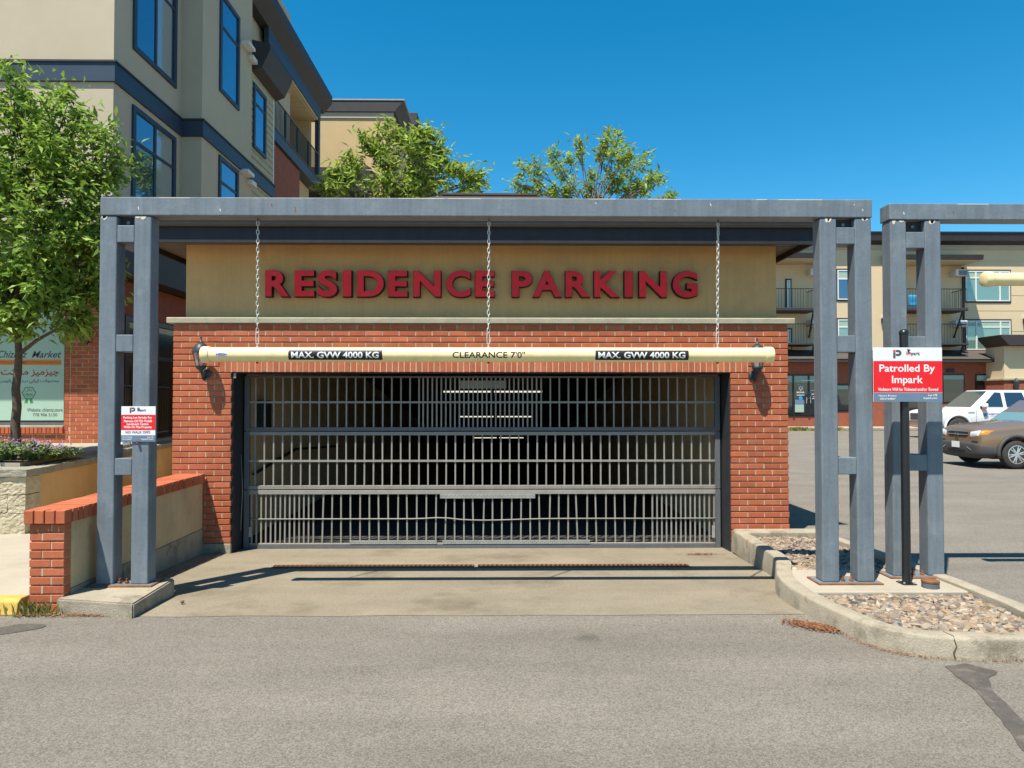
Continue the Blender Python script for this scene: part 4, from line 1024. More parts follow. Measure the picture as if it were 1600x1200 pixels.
ptext('\ufe96\ufedb\ufead\ufe8e\ufee3 \ufeb0\ufbff\ufee3\ufeb0\ufbff\ufb7c', 1, 92, 575.5, 590, 'poster_red', .022)
ptext('\ufeb2\ufef3\ufeed\ufedf\ufe8e\ufbaf \ufedb\ufbfe \ufeea\ufe9f\ufead\ufea9 \ufef2\ufee7\ufe8d\ufead\ufef3\ufe8d \ufe95\ufefb\ufeed\ufebc\ufea4\ufee3', -1, 92, 592.5, 600, 'print_grey', .008)
ptext('Website: chizmiz.store', 43, 98.5, 637.5, 643, 'print_grey', .006); ptext('778 906 5150', 52, 90, 645.5, 650.3, 'print_grey', .006)
bxc, bzc, brd = X(45.5, yp), Z(614, yp), 11.2*yp/FPX
hexo = [(bxc+brd*math.cos(R(60*i)), bzc+brd*.95*math.sin(R(60*i))) for i in range(6)]; hexi = [(bxc+brd*.86*math.cos(R(60*i)), bzc+brd*.82*math.sin(R(60*i))) for i in range(6)]
hb = MB()
for i in range(6):
    j = (i+1) % 6; hb.quad(*[(p[0], yp-.0015, p[1]) for p in (hexo[i], hexo[j], hexi[j], hexi[i])][::-1])
hb.build('badge_ring', 'poster_green', PO)
for s_ in (-1, 1):
    MB().prism([(bxc+s_*.01, bzc-brd*.85), (bxc+s_*.055, bzc-brd*.85), (bxc+s_*.085, bzc-brd*1.5), (bxc+s_*.055, bzc-brd*1.35), (bxc+s_*.03, bzc-brd*1.55)], yp-.0015, yp-.0004, 'y').build('badge_ribbon', 'poster_green', PO)
ptext('\ufedd\ufefc\ufea3', 40, 51, 607, 613, 'poster_green', .01); ptext('HALAL', 39, 52, 614.5, 618.3, 'poster_green', .02)
MB().box(X(42, yp), X(49, yp), yp-.0015, yp-.0005, Z(620.2, yp), Z(619.6, yp)).build('badge_rule', 'poster_green', PO)

# ================================================================== SECOND BLOCK BEHIND
B = thing('apartment_block', 'golden stucco block with a dark cornice behind the first tree', 'building', (-6, 31, 0))
yb = 31
x0, x1 = X(440, yb), X(612, yb); zt = Z(160, yb)
MB().box(x0-6, x1, yb, yb+14, 0, zt-.5).build('wall', 'stucco_gold', B)
MB().box(x0-6, x1+.05, yb-.05, yb-.001, Z(186, yb), Z(177, yb)).build('frieze', 'stucco_olive', B)
MB().prism([(x0-6, zt-.5), (x1+.12, zt-.5), (x1+.5, zt-.02), (x1+.5, zt), (x0-6, zt)], yb-.13, yb+14.4, 'y').build('cornice', 'dark_trim', B, bevel=.02)
MB().box(x0-6, x1+.55, yb-.16, yb+14.5, zt+.001, zt+.06).build('coping', 'galv', B)
yb2 = 36; x2 = X(640, yb2)
MB().box(x1-2, x2, yb2, yb2+9, 0, Z(200, yb2)).build('rear_wall', 'stucco_gold', B)
MB().box(x1-2, x2+.4, yb2-.4, yb2+9.4, Z(200, yb2)+.001, Z(181, yb2)).build('rear_cornice', 'dark_trim', B, bevel=.02)
MB().box(x0-6, X(588, yb)-.0, yb-1.5, yb-.06, Z(284, yb)-.9, Z(279, yb)).build('lower_roof', 'dark_trim', B, bevel=.02)

# ================================================================== FAR APARTMENT BUILDING
F = thing('far_apartments', 'three storey tan apartment building with brick shops across the parking lot', 'building', (20, YF, 0))
fx = lambda p, y=YF: X(p, y, 500); fz = lambda q, y=YF: Z(q, y, 1400)
x0, x1 = fx(1050), fx(1900)
zc = fz(548)
MB().box(x0, x1, YF, YF+12, zc, fz(390)).build('stucco_wall', 'stucco_far', F)
MB().box(x0, x1, YF-.06, YF-.001, fz(390.5), fz(383)).build('frieze', 'stucco_olive', F)
MB().prism([(YF-.1, fz(383)+.002), (YF-.55, fz(379)), (YF-.62, fz(367)), (YF+12, fz(367)), (YF+12, fz(383)+.002)], x0, x1, 'x').build('cornice', 'dark_trim', F)
MB().box(x0, x1, YF-.66, YF+12, fz(367)+.001, fz(365.5)).build('coping', 'navy_trim', F)
for q in (408, 437, 461, 485, 517, 541): MB().box(fx(1505), x1, YF-.012, YF-.001, fz(q+.35), fz(q)).build('stucco_joint', 'stucco_gold', F)
def fwin(p0, p1, q0, q1, mulls=(), trans=None, m_='win_green', yy_=YF, fr='dark_trim', par=F):
    xa, xb, za, zb = fx(p0, yy_), fx(p1, yy_), fz(q1, yy_), fz(q0, yy_)
    o = MB().box(xa, xb, yy_-.03, yy_-.002, za, zb).build('window', fr, par)
    MB().box(xa+.11, xb-.11, yy_-.045, yy_-.031, za+.11, zb-.11).build('pane', m_, o)
    for a, b, c, d_ in ((xa+.09, xb-.09, za+.09, za+.15), (xa+.09, xb-.09, zb-.15, zb-.09), (xa+.09, xa+.15, za+.151, zb-.151), (xb-.15, xb-.09, za+.151, zb-.151)):
        MB().box(a, b, yy_-.075, yy_-.046, c, d_).build('sash', 'vinyl_white', o)
    for mp in mulls: MB().box(fx(mp, yy_)-.04, fx(mp, yy_)+.04, yy_-.074, yy_-.0465, za+.151, zb-.151).build('mullion', 'vinyl_white', o)
    if trans: MB().box(xa+.151, xb-.151, yy_-.0735, yy_-.047, fz(trans, yy_)-.04, fz(trans, yy_)+.04).build('transom', 'vinyl_white', o)
    if trans: MB().box(xa+.16, xb-.16, yy_-.047, yy_-.0455, fz(trans, yy_)+.05, zb-.2).build('blind', 'blind', o)
fwin(1506, 1580, 421, 473, (1524.5, 1562), 434); fwin(1506, 1580, 498.5, 549, (1524.5, 1562), 511)
fwin(1306, 1331, 420, 471, (), 436, 'win_glass'); fwin(1306, 1331, 497, 530, (), 511)
fwin(1640, 1710, 421, 473, (1660,), 434); fwin(1640, 1710, 498.5, 549, (1660,), 511)
MB().box(fx(1503.5), fx(1505.5), YF-.12, YF-.02, zc, fz(418)).build('downpipe', 'dark_trim', F)
# balcony bays: recessed loggia, roof, slab, railing
def bay(p0, p1, pr0, pr1, roofq, who):
    xa, xb = fx(p0), fx(p1)
    MB().box(xa, xb, YF-.02, YF-.002, zc+.05, fz(roofq+13)).build('loggia_back', 'stucco_far', F)
    for q0, q1 in ((432, 486), (509, 548)):
        fwin(p0+2, p0+14, q0, q1-2, (), None, 'win_glass', YF-.021); fwin(p1-20, p1-10, q0+4, q1, (), None, 'win_green', YF-.021)
    for (q0, q1) in ((486, 490.5), (539, 542)):
        sl2 = MB().box(fx(pr0), fx(pr1), YF-1.5, YF-.03, fz(q1), fz(q0)).build('balcony_slab', 'dark_trim', F, bevel=.02)
        zr = fz(q0)+1.08
        MB().tube([(fx(pr0)+.05, YF-.1, zr), (fx(pr0)+.05, YF-1.45, zr), (fx(pr1)-.05, YF-1.45, zr), (fx(pr1)-.05, YF-.1, zr)], .024, 4).build('railing', 'black_paint', sl2)
        pk = MB(); n_ = int((fx(pr1)-fx(pr0))/.16)
        for i in range(n_+1):
            x_ = fx(pr0)+.05+(fx(pr1)-fx(pr0)-.1)*i/n_; pk.tube([(x_, YF-1.45, fz(q0)), (x_, YF-1.45, zr)], .010, 4)
        for i in range(8):
            y_ = YF-1.45+i*.18
            pk.tube([(fx(pr1)-.05, y_, fz(q0)), (fx(pr1)-.05, y_, zr)], .010, 4)
        stuff(pk.build('pickets', 'black_paint', sl2))
        MB().tube([(fx(pr1)-.2, YF-1.3, fz(q1)), (fx(pr1)+.1, YF-.03, fz(q1)-1.4)], .05, 4).build('brace', 'dark_trim', sl2)
    MB().prism([(YF-1.7, fz(roofq+11)), (YF-1.75, fz(roofq+4)), (YF-.002, fz(roofq-5)), (YF-.002, fz(roofq+11))], xa-.6, xb+1.1, 'x').build('balcony_roof', 'dark_trim', F)
    MB().box(xa-.6, xb+1.0, YF-1.6, YF-.02, fz(roofq+12.5), fz(roofq+11)-.002).build('roof_soffit', 'cream_soffit', F)
bay(1190, 1247, 1180, 1261, 401, 'l'); bay(1395, 1478, 1390, 1487, 403, 'r')
for p0, q0, lb in ((1261, 422.5, 'upper left'), (1485, 423, 'upper right'), (1261, 501, 'lower left'), (1484, 502, 'lower right')):
    ac = thing('air_conditioner', 'grey wall air conditioner on the far apartments, '+lb+' of the four', 'air conditioner', (fx(p0+9), YF, fz(q0+10)), 'air conditioners on the far apartments')
    MB().box(fx(p0), fx(p0+18.5), YF-.55, YF-.002, fz(q0+10), fz(q0)).build('case', 'white_metal', ac, bevel=.03)
    MB().box(fx(p0+5), fx(p0+17.5), YF-.575, YF-.551, fz(q0+9), fz(q0+2)).build('grille', 'sign_slate', ac)
bl = MB().box(fx(1421, YF-1.4), fx(1436, YF-1.4), YF-1.4, YF-1.34, fz(478, YF-1.4), fz(461, YF-1.4)).mesh('hanging_towel'); grid_displace(bl, 5, .06, 3, 4)
tag(put('hanging_towel', bl, 'blue_cloth', smooth=True), 'bright blue towel hanging on the far balcony seen through the posts', 'towel')
for p0, q0 in ((1378, 497), (1599, 497)):
    sc_ = thing('wall_sconce', 'small downlight on the far wall, '+('between the two post pairs' if p0 < 1500 else 'at the right edge'), 'wall light', (fx(p0), YF, fz(q0)), 'sconces on the far apartments')
    MB().lathe([(.10, -.3), (.13, -.1), (.09, 0)], (fx(p0), YF-.15, fz(q0)), 8).build('shade', 'dark_trim', sc_); MB().box(fx(p0)-.06, fx(p0)+.06, YF-.08, YF-.002, fz(q0)-.05, fz(q0)+.12).build('mount', 'white_metal', sc_)
# shop floor
ys2 = YF-.9
MB().box(x0, fx(1568, ys2), ys2, YF-.001, .16, zc-.3).build('brick_base', 'brick_far', F)
MB().prism([(ys2-.7, fz(565)), (ys2-.75, fz(563)), (YF-.005, fz(547)), (YF-.005, fz(565))], x0, fx(1566), 'x').build('shop_roof', 'shingle', F)
MB().box(x0, fx(1566), ys2-.72, ys2-.005, fz(568), fz(565)-.002).build('roof_fascia', 'dark_trim', F)
def shop(p0, p1, q0, q1, mul=()):
    xa, xb, za, zb = fx(p0, ys2), fx(p1, ys2), fz(q1, ys2), fz(q0, ys2)
    o = MB().box(xa, xb, ys2-.03, ys2-.002, za, zb).build('storefront', 'black_paint', F)
    MB().box(xa+.08, xb-.08, ys2-.05, ys2-.031, za+.08, zb-.08).build('pane', 'shop_glass', o)
    MB().box(xa+.08, xb-.08, ys2-.055, ys2-.0505, zb-(zb-za)*.19, zb-.1).build('transom_film', 'blind', o)
    for mp in mul: MB().box(fx(mp, ys2)-.05, fx(mp, ys2)+.05, ys2-.08, ys2-.056, za, zb-.08).build('mullion', 'black_paint', o)
    return o
s1 = shop(1195, 1277, 585, 651, (1238, 1262)); s2 = shop(1290, 1330, 600, 643); s3 = shop(1470, 1505.5, 584, 630); s4 = shop(1522, 1567, 584, 640); shop(1395, 1440, 600, 640)
ym = ys2-.086
for i in range(8):
    t = math.pi*i/4; MB().tube([(fx(1250, ym)+.05*math.cos(t), ym, fz(606.5, ym)+.05*math.sin(t)), (fx(1250, ym)+.14*math.cos(t), ym, fz(606.5, ym)+.14*math.sin(t))], .032, 5).build('logo_petal', 'print_white', s1)
text_fit('lettering', 'BOMA', fx(1244, ym), fx(1256, ym), fz(614.3, ym), fz(611.8, ym), ym, 'print_white', s1, off=.02)
MB().box(fx(1244, ym), fx(1256, ym), ym-.004, ym, fz(617.7, ym), fz(616.9, ym)).build('print_line', 'print_white', s1)
MB().box(fx(1251, ym), fx(1271, ym), ym-.004, ym, fz(595, ym), fz(594, ym)).build('print_line', 'print_white', s1)
for q, a in ((609.5, 1265), (615.5, 1267), (619.5, 1269), (622.3, 1268)): MB().box(fx(a, ym), fx(1272, ym), ym-.004, ym, fz(q+.8, ym), fz(q, ym)).build('print_line', 'print_white', s1)
MB().lathe([(.12, 0), (.12, .006)], (fx(1250, ym), ym-.008, fz(622, ym)), 16, 'y').build('round_sticker', 'blue_cloth', s1)
MB().box(fx(1241, ym), fx(1255, ym), ym-.004, ym, fz(631.5, ym), fz(624.5, ym)).build('notice', 'sign_slate', s1)
MB().box(fx(1241, ym), fx(1255, ym), ym-.004, ym, fz(644, ym), fz(632, ym)).build('notice', 'blind', s1)
MB().tube([(fx(1262, ym)-.12, ym-.03, fz(630, ym)), (fx(1262, ym)-.12, ym-.03, fz(622, ym)), (fx(1262, ym)+.12, ym-.03, fz(622, ym)), (fx(1262, ym)+.12, ym-.03, fz(630, ym))], .025, 6).build('door_pull', 'galv', s1)
MB().box(fx(1538, ym), fx(1563, ym), ym-.004, ym, fz(594.6, ym), fz(593.4, ym)).build('print_line', 'print_white', s4)
for a, b in ((1477, 1490), (1540, 1560)): MB().box(fx(a, ys2), fx(b, ys2), ys2-.03, ys2-.002, fz(582, ys2), fz(575.5, ys2)).build('wall_vent', 'dark_trim', F)
# entrance pavilion at the right edge
V = thing('entrance_pavilion', 'tan stucco entrance pavilion with dark cornice and brick base at the right edge', 'building', (fx(1600), YF-2.4, 0))
yv = YF-2.4; vx = lambda p: X(p, yv, 560); vz = lambda q: Z(q, yv, 1580)
MB().box(vx(1569), vx(1720), yv, YF-.91, vz(591), vz(540)).build('stucco_wall', 'stucco_far', V)
MB().prism([(vx(1568), vz(541)), (vx(1556), vz(529)), (vx(1555), vz(524)), (vx(1725), vz(524)), (vx(1725), vz(541))], yv-.5, YF-.95, 'y').build('cornice', 'dark_trim', V, bevel=.03)
MB().box(vx(1564), vx(1722), yv-.2, YF-.92, vz(594.5), vz(591)-.002).build('stone_cap', 'stone_ledge', V, bevel=.02)
MB().box(vx(1566), vx(1720), yv-.12, YF-.93, .16, vz(594.5)-.002).build('brick_base', 'brick_far', V)
fl = thing('wall_lantern', 'tiny black lantern on the brick base of the far pavilion', 'lantern', (vx(1581), yv-.12, vz(605)))
MB().lathe([(.02, .05), (.15, -.12), (.16, -.18), (.10, -.55), (.04, -.66)][::-1], (vx(1581), yv-.32, vz(592)), 8).build('body', 'lantern_metal', fl)
MB().box(vx(1581)-.05, vx(1581)+.05, yv-.3, yv-.121, vz(592)-.75, vz(592)-.6).build('arm', 'lantern_metal', fl)
# green weeds along the far kerb
gw = MB(); rr = random.Random(9)
for _ in range(900):
    c = rr.choice([15.6, 16.1, 17.3, 17.6, 18.1]); x_ = c+rr.gauss(0, .22); y_ = YF-2.86+rr.gauss(0, .05); h_ = rr.uniform(.05, .22)
    t = rr.uniform(0, 6.28); gw.quad((x_-.02, y_, 0), (x_+.02, y_, 0), (x_+math.cos(t)*.06+.02, y_+math.sin(t)*.05, h_), (x_+math.cos(t)*.06-.02, y_+math.sin(t)*.05, h_))
stuff(tag(gw.build('kerb_weeds', 'weed'), 'green weeds growing along the foot of the far kerb', 'weeds'))

# ================================================================== TREES AND PLANTS
def add_leaf(mb, c, ax, nv, L_, W_):
    s_ = ax.cross(nv).normalized()
    t = c+ax*L_; m = c+ax*(L_*.42)
    mb.quad(c, m+s_*W_+nv*W_*.35, t-nv*L_*.10, m-s_*W_+nv*W_*.35)
def tree(name, label, base, trunk_top, trunk_r, lobes, per, lps, ll, m_leaf, m_bark, seed, spread=.16, cat='tree', bend=.1, clump=None, lw=.28):
    rr = random.Random(seed); base = Vector(base); top = Vector(trunk_top)
    T_ = thing(name, label, cat, base)
    n = 8; pts = [base+(top-base)*(i/n)+Vector((rr.gauss(0, bend)*.25, rr.gauss(0, bend)*.25, 0))*(1 if 0 < i < n else 0) for i in range(n+1)]
    pts[0].z -= .05
    MB().tube(pts, [trunk_r*(1.25 if i == 0 else 1-.45*i/n) for i in range(n+1)], 10).build('trunk', m_bark, T_, smooth=True)
    lf = MB(); tw = MB()
    for (c, rx, ry, rz) in lobes:
        c = Vector(c); st = pts[-1] if c.z > top.z+.3 else pts[-2-rr.randrange(2)]
        mid = st.lerp(c, .5)+Vector((rr.gauss(0, .08), rr.gauss(0, .08), .12*rz)); lr = trunk_r*.42
        lp_ = [st, st.lerp(mid, .5)+Vector((0, 0, .03)), mid, mid.lerp(c, .55), c]
        MB().tube(lp_, [lr, lr*.8, lr*.6, lr*.4, lr*.25], 6).build('limb', m_bark, T_, smooth=True)
        for _ in range(max(4, int(per*rx*rz*(1 if ry == 0 else 1)))):
            u = Vector((rr.gauss(0, 1), rr.gauss(0, 1), rr.gauss(0, 1))).normalized()*(rr.random()**.42)
            e = c+Vector((u.x*rx, u.y*ry, u.z*rz))
            k_ = mid.lerp(c, rr.uniform(.1, 1)); h_ = k_.lerp(e, .55)+Vector((rr.gauss(0, .05), rr.gauss(0, .05), .05))
            tw.tube([k_, h_, e], [lr*.22+.003, .005, .0025], 4, cap=False)
            od = (e-k_).normalized()
            for _ in range(lps):
                f_ = rr.uniform(.45, 1.0); p = h_.lerp(e, (f_-.45)/.55)+Vector((rr.gauss(0, 1), rr.gauss(0, 1), rr.gauss(0, 1)))*spread*rr.random()
                ax = (od*.5+Vector((rr.gauss(0, .7), rr.gauss(0, .7), rr.gauss(-.35, .45)))).normalized()
                nv = Vector((rr.gauss(0, .6), rr.gauss(-.2, .6), rr.gauss(.8, .5))); nv = (nv-ax*nv.dot(ax))
                if nv.length < 1e-3: continue
                add_leaf(lf, p, ax, nv.normalized(), ll*rr.uniform(.42, 1.4), ll*lw*rr.uniform(.6, 1.25))
    tw.build('twigs', m_bark, T_); lf.build('crown', m_leaf, T_)
    return T_
def lobe(px_, py_, rpx, Y_, dy=None, rz=None):
    c = at(px_, py_, Y_); r_ = rpx*Y_/FPX; return (c, r_, (dy or r_), (rz*Y_/FPX if rz else r_))
yt = 9.75
tb = at(24, 690, yt); tb.z = .96
tt = at(29, 500, yt)
LB = [lobe(20, 440, 75, yt, .8), lobe(95, 450, 68, yt-.1, .8, 58), lobe(150, 430, 42, yt+.2, .6, 60), lobe(75, 380, 80, yt-.3, .9), lobe(135, 330, 55, yt, .8, 60), lobe(30, 300, 85, yt, 1.0),
      lobe(100, 245, 62, yt, .8), lobe(155, 262, 40, yt-.1, .5, 40), lobe(165, 215, 26, yt, .4, 30), lobe(40, 190, 62, yt, .9), lobe(105, 165, 40, yt, .6), lobe(25, 120, 30, yt, .5, 34), lobe(-70, 250, 90, yt, 1), lobe(-90, 400, 95, yt, 1), lobe(-60, 500, 60, yt, .9),
      lobe(60, 500, 48, yt-.2, .6, 30), lobe(130, 490, 40, yt, .5, 40), lobe(170, 380, 26, yt, .5, 60), lobe(0, 498, 45, yt-.4, .6, 28), lobe(185, 240, 16, yt, .3, 14)]
tree('street_tree', 'leafy young tree in the terrace planter at the left edge', tb, tt, .068, LB, 80, 46, .125, 'leaf', 'bark', 11, .15, bend=.03, lw=.24)
YT1 = 19.5; pz = ZSOF
t0 = at(625, 400, YT1); 
LB = [lobe(600, 270, 48, YT1, 1.2), lobe(530, 285, 36, YT1, .9, 24), lobe(655, 262, 52, YT1, 1.3), lobe(700, 275, 44, YT1, 1, 36), lobe(738, 287, 20, YT1, .5, 22), lobe(610, 205, 20, YT1, .5, 26), lobe(572, 222, 18, YT1, .5, 16),
      lobe(668, 205, 22, YT1, .5, 18), lobe(682, 222, 22, YT1, .5, 30), lobe(640, 300, 90, YT1, 1.5, 40), lobe(560, 245, 26, YT1, .7, 24), lobe(500, 298, 12, YT1, .3, 10), lobe(640, 228, 30, YT1, .8, 30), lobe(720, 262, 18, YT1, .5, 24), lobe(592, 232, 14, YT1, .4, 20), lobe(690, 240, 12, YT1, .4, 22), lobe(548, 268, 14, YT1, .4, 12), lobe(750, 275, 9, YT1, .3, 12), lobe(655, 212, 12, YT1, .3, 22), lobe(520, 275, 10, YT1, .3, 10)]
tree('courtyard_tree', 'bushy green tree rising behind the roof before the golden block', (t0.x, YT1, pz), at(625, 330, YT1), .13, LB, 19, 36, .23, 'leaf_far', 'bark_pale', 23, .2, lw=.2)
YT2 = 20.5; t0 = at(925, 400, YT2)
LB = []
for (a, b, r_) in ((805, 285, 12), (812, 262, 11), (832, 262, 13), (838, 290, 14), (863, 240, 12), (868, 258, 11), (880, 268, 10), (895, 295, 18), (905, 222, 10), (909, 240, 8), (940, 225, 13), (950, 205, 11), (963, 212, 11), (943, 245, 12), (963, 240, 12), (982, 240, 15), (985, 262, 14), (1010, 245, 11),
              (1022, 280, 14), (1004, 297, 16), (1034, 278, 10), (960, 280, 20), (925, 300, 18), (985, 300, 18), (865, 298, 14), (930, 268, 10), (888, 248, 8), (822, 300, 14), (1050, 304, 5)):
    LB.append(lobe(a, b, r_*.95, YT2+rnd.uniform(-.7, .7), .3, r_*1.25))
tree('courtyard_tree', 'thin sparse tree against the sky behind the middle of the roof', (t0.x, YT2, pz), at(925, 345, YT2), .06, LB, 105, 18, .18, 'leaf_far', 'bark_pale', 31, .12, lw=.2)
# herbs in the planter
def herb(label, px_, py_, y_, n, hgt, seed, flowers):
    rr = random.Random(seed); c = at(px_, py_, y_); c.z = .975
    T_ = thing('flowering_herb', label, 'plant', c, 'herbs in the terrace planter')
    lf = MB(); fl_ = MB(); st = MB()
    for _ in range(n):
        t = rr.uniform(0, 6.28); l = rr.random()**.6*hgt*.9; h_ = hgt*rr.uniform(.45, 1)*(1-.4*l/hgt)
        b = c+Vector((rr.gauss(0, .05), rr.gauss(0, .05), 0)); e = c+Vector((math.cos(t)*l, math.sin(t)*l, h_)); m_ = b.lerp(e, .5)+Vector((0, 0, h_*.15))
        st.tube([b, m_, e], [.004, .003, .002], 3, cap=False)
        for q in range(12):
            p = m_.lerp(e, rr.random()) if q % 3 else b.lerp(m_, rr.random()); ax = Vector((rr.gauss(0, .8), rr.gauss(0, .8), rr.gauss(.3, .5))).normalized(); nv = Vector((rr.gauss(0, .5), -.3, 1)); nv = (nv-ax*nv.dot(ax)).normalized()
            add_leaf(lf, p, ax, nv, rr.uniform(.035, .07), .014)
        if rr.random() < flowers:
            for q in range(9):
                p = e+Vector((rr.gauss(0, .012), rr.gauss(0, .012), rr.uniform(-.01, .07))); ax = Vector((rr.gauss(0, 1), rr.gauss(0, 1), rr.gauss(.3, .6))).normalized(); nv = Vector((0, -.4, 1)); nv = (nv-ax*nv.dot(ax)).normalized()
                add_leaf(fl_, p, ax, nv, .025, .009)
    st.build('stems', 'leaf_herb', T_); lf.build('foliage', 'leaf_herb', T_); fl_.build('blossom', 'flower', T_)
for i, (a, y_, n, h_) in enumerate(((-25, 9.2, 70, .30), (12, 9.15, 75, .30), (45, 9.2, 70, .27), (70, 9.35, 42, .25), (92, 9.6, 22, .20), (112, 9.8, 10, .15))):
    herb('lavender-flowered herb in the terrace planter, '+['cut off by the left edge', 'beside the left edge of the photo', 'just right of the tree trunk', 'third clump from the right end', 'second clump from the right end', 'small clump at the right end of the bed'][i], a, 710, y_, n, h_, 40+i, .5)

# ================================================================== VEHICLES
def loft(st, sub=2):
    v = []; f = []
    for (x_, zb, zs, zt_, w_) in st:
        half = [(w_*.70, zb), (w_*.95, zb+.05), (w_, zb+(zs-zb)*.45), (w_*.985, zs-.07), (w_*.93, zs), (w_*.55, zt_-.012)]
        ring = [(0, zb)]+half+[(0, zt_)]+[(-a, b) for a, b in half[::-1]]
        v += [(x_, a, b) for a, b in ring]
    n = len(ring)
    for i in range(len(st)-1):
        for j in range(n): j2 = (j+1) % n; f.append((i*n+j, i*n+j2, (i+1)*n+j2, (i+1)*n+j))
    f += [tuple(range(n))[::-1], tuple((len(st)-1)*n+j for j in range(n))]
    me = bpy.data.meshes.new('body'); me.from_pydata(v, [], f)
    bm = bmesh.new(); bm.from_mesh(me); bmesh.ops.recalc_face_normals(bm, faces=bm.faces[:]); bm.to_mesh(me); bm.free(); return me
def carve(me, cyl):
    # subdivide the loft and cut the wheel housings out of it
    o = bpy.data.objects.new('tmp', me); COL.objects.link(o); tmp = [o]
    s_ = o.modifiers.new('s', 'SUBSURF'); s_.levels = s_.render_levels = 2
    for (x_, z_, r_, w_, dpt) in cyl:
        for sg in (-1, 1):
            c = MB().lathe([(r_, -dpt/2), (r_, dpt/2)], (x_, sg*w_, z_), 28, 'y').mesh('c'); bm = bmesh.new(); bm.from_mesh(c); bmesh.ops.recalc_face_normals(bm, faces=bm.faces[:]); bm.to_mesh(c); bm.free()
            co = bpy.data.objects.new('c', c); COL.objects.link(co); tmp.append(co)
            b = o.modifiers.new('b', 'BOOLEAN'); b.operation = 'DIFFERENCE'; b.object = co; b.solver = 'EXACT'
    dg = bpy.context.evaluated_depsgraph_get(); r_ = bpy.data.meshes.new_from_object(o.evaluated_get(dg))
    for q in tmp: bpy.data.objects.remove(q)
    r_.materials.clear(); return r_
def wheel(par, x_, y_, r_, sg, spokes, wdt=.22):
    # sg -1: outer face looks to -Y
    wl = MB().lathe([(r_*.66, -wdt/2), (r_*.86, -wdt/2), (r_*.965, -wdt*.42), (r_, -wdt*.25), (r_, wdt*.25), (r_*.965, wdt*.42), (r_*.86, wdt/2), (r_*.66, wdt/2)], (x_, y_, r_), 36, 'y').build('wheel', 'rubber', par, smooth=True, auto=35)
    yo = y_+sg*wdt*.36
    MB().lathe([(r_*.665, 0), (r_*.665, sg*.03), (r_*.60, sg*.035), (r_*.58, 0)], (x_, yo, r_), 36, 'y').build('rim', 'alloy', wl, smooth=True, auto=35)
    MB().lathe([(r_*.6, 0), (r_*.6, .005)], (x_, yo-sg*.06, r_), 24, 'y').build('brake_disc', 'rubber', wl)
    for i in range(spokes):
        t = 2*math.pi*i/spokes+.2
        for dt in (-.16, .16):
            a, b = t+dt*.6, t+dt
            MB().tube([(x_+r_*.14*math.cos(a), yo+sg*.02, r_+r_*.14*math.sin(a)), (x_+r_*.62*math.cos(b), yo+sg*.012, r_+r_*.62*math.sin(b))], [r_*.075, r_*.07], 6).build('spoke', 'alloy', wl)
    MB().lathe([(r_*.17, 0), (r_*.15, sg*.025), (r_*.06, sg*.03)], (x_, yo+sg*.01, r_), 16, 'y').build('hub_cap', 'alloy', wl, smooth=True, auto=40)
def panel(par, name, m_, pts, off=.006, th=.004):
    p = [Vector(q) for q in pts]; n_ = (p[1]-p[0]).cross(p[2]-p[0]).normalized(); mb = MB(); k_ = len(p)
    mb.v = [tuple(q+n_*off) for q in p]+[tuple(q+n_*(off-th)) for q in p]; mb.f = [tuple(range(k_)), tuple(range(k_, 2*k_))[::-1]]
    for i in range(k_): j = (i+1) % k_; mb.f.append((i, k_+i, k_+j, j))
    return mb.build(name, m_, par)
def frustum(par, name, m_, xb0, xb1, wb, zb, xt0, xt1, wt, zt_, bevel=.05):
    mb = MB(); mb.v = [(xb0, -wb, zb), (xb1, -wb, zb), (xb1, wb, zb), (xb0, wb, zb), (xt0, -wt, zt_), (xt1, -wt, zt_), (xt1, wt, zt_), (xt0, wt, zt_)]
    mb.f = [(3, 2, 1, 0), (4, 5, 6, 7), (0, 1, 5, 4), (1, 2, 6, 5), (2, 3, 7, 6), (3, 0, 4, 7)]
    return mb.build(name, m_, par, bevel=bevel, seg=3, smooth=True, auto=50)

# ---- bronze crossover, nose to the left
C = thing('crossover_car', 'bronze compact crossover with grey cladding, cut off by the right edge', 'car', (0, 0, 0)); INV.pop(C)
st = [(0.00, .42, .78, .88, .68), (0.03, .34, .87, .97, .79), (.11, .30, .94, 1.04, .85), (.35, .28, .98, 1.08, .88), (.62, .27, .99, 1.11, .885), (.95, .27, 1.02, 1.14, .89), (1.28, .27, 1.06, 1.18, .89), (1.6, .27, 1.08, 1.16, .89),
      (2.6, .27, 1.09, 1.12, .89), (3.6, .27, 1.10, 1.12, .89), (4.2, .30, 1.08, 1.10, .87), (4.5, .36, 1.0, 1.02, .80), (4.55, .42, .9, .92, .7)]
WR, WX_, WXR = .345, .86, 3.48
cbody = put('body', carve(loft(st), [(WX_, .36, .41, .80, .42), (WXR, .36, .41, .80, .42)]), 'car_bronze', C, smooth=True, auto=40)
frustum(C, 'cabin', 'car_bronze', 1.18, 4.48, .80, 1.02, 2.02, 4.15, .62, 1.66, .06)
panel(C, 'windshield', 'car_glass_pale', [(1.30, .70, 1.10), (1.30, -.70, 1.10), (1.98, -.58, 1.60), (1.98, .58, 1.60)], .016)
panel(C, 'side_glass', 'car_glass', [(1.62, -.782, 1.09), (2.65, -.782, 1.09), (2.65, -.645, 1.55), (2.20, -.645, 1.55)], .012)
panel(C, 'side_glass', 'car_glass', [(2.75, -.782, 1.09), (3.6, -.782, 1.09), (3.6, -.645, 1.55), (2.75, -.645, 1.55)], .012)
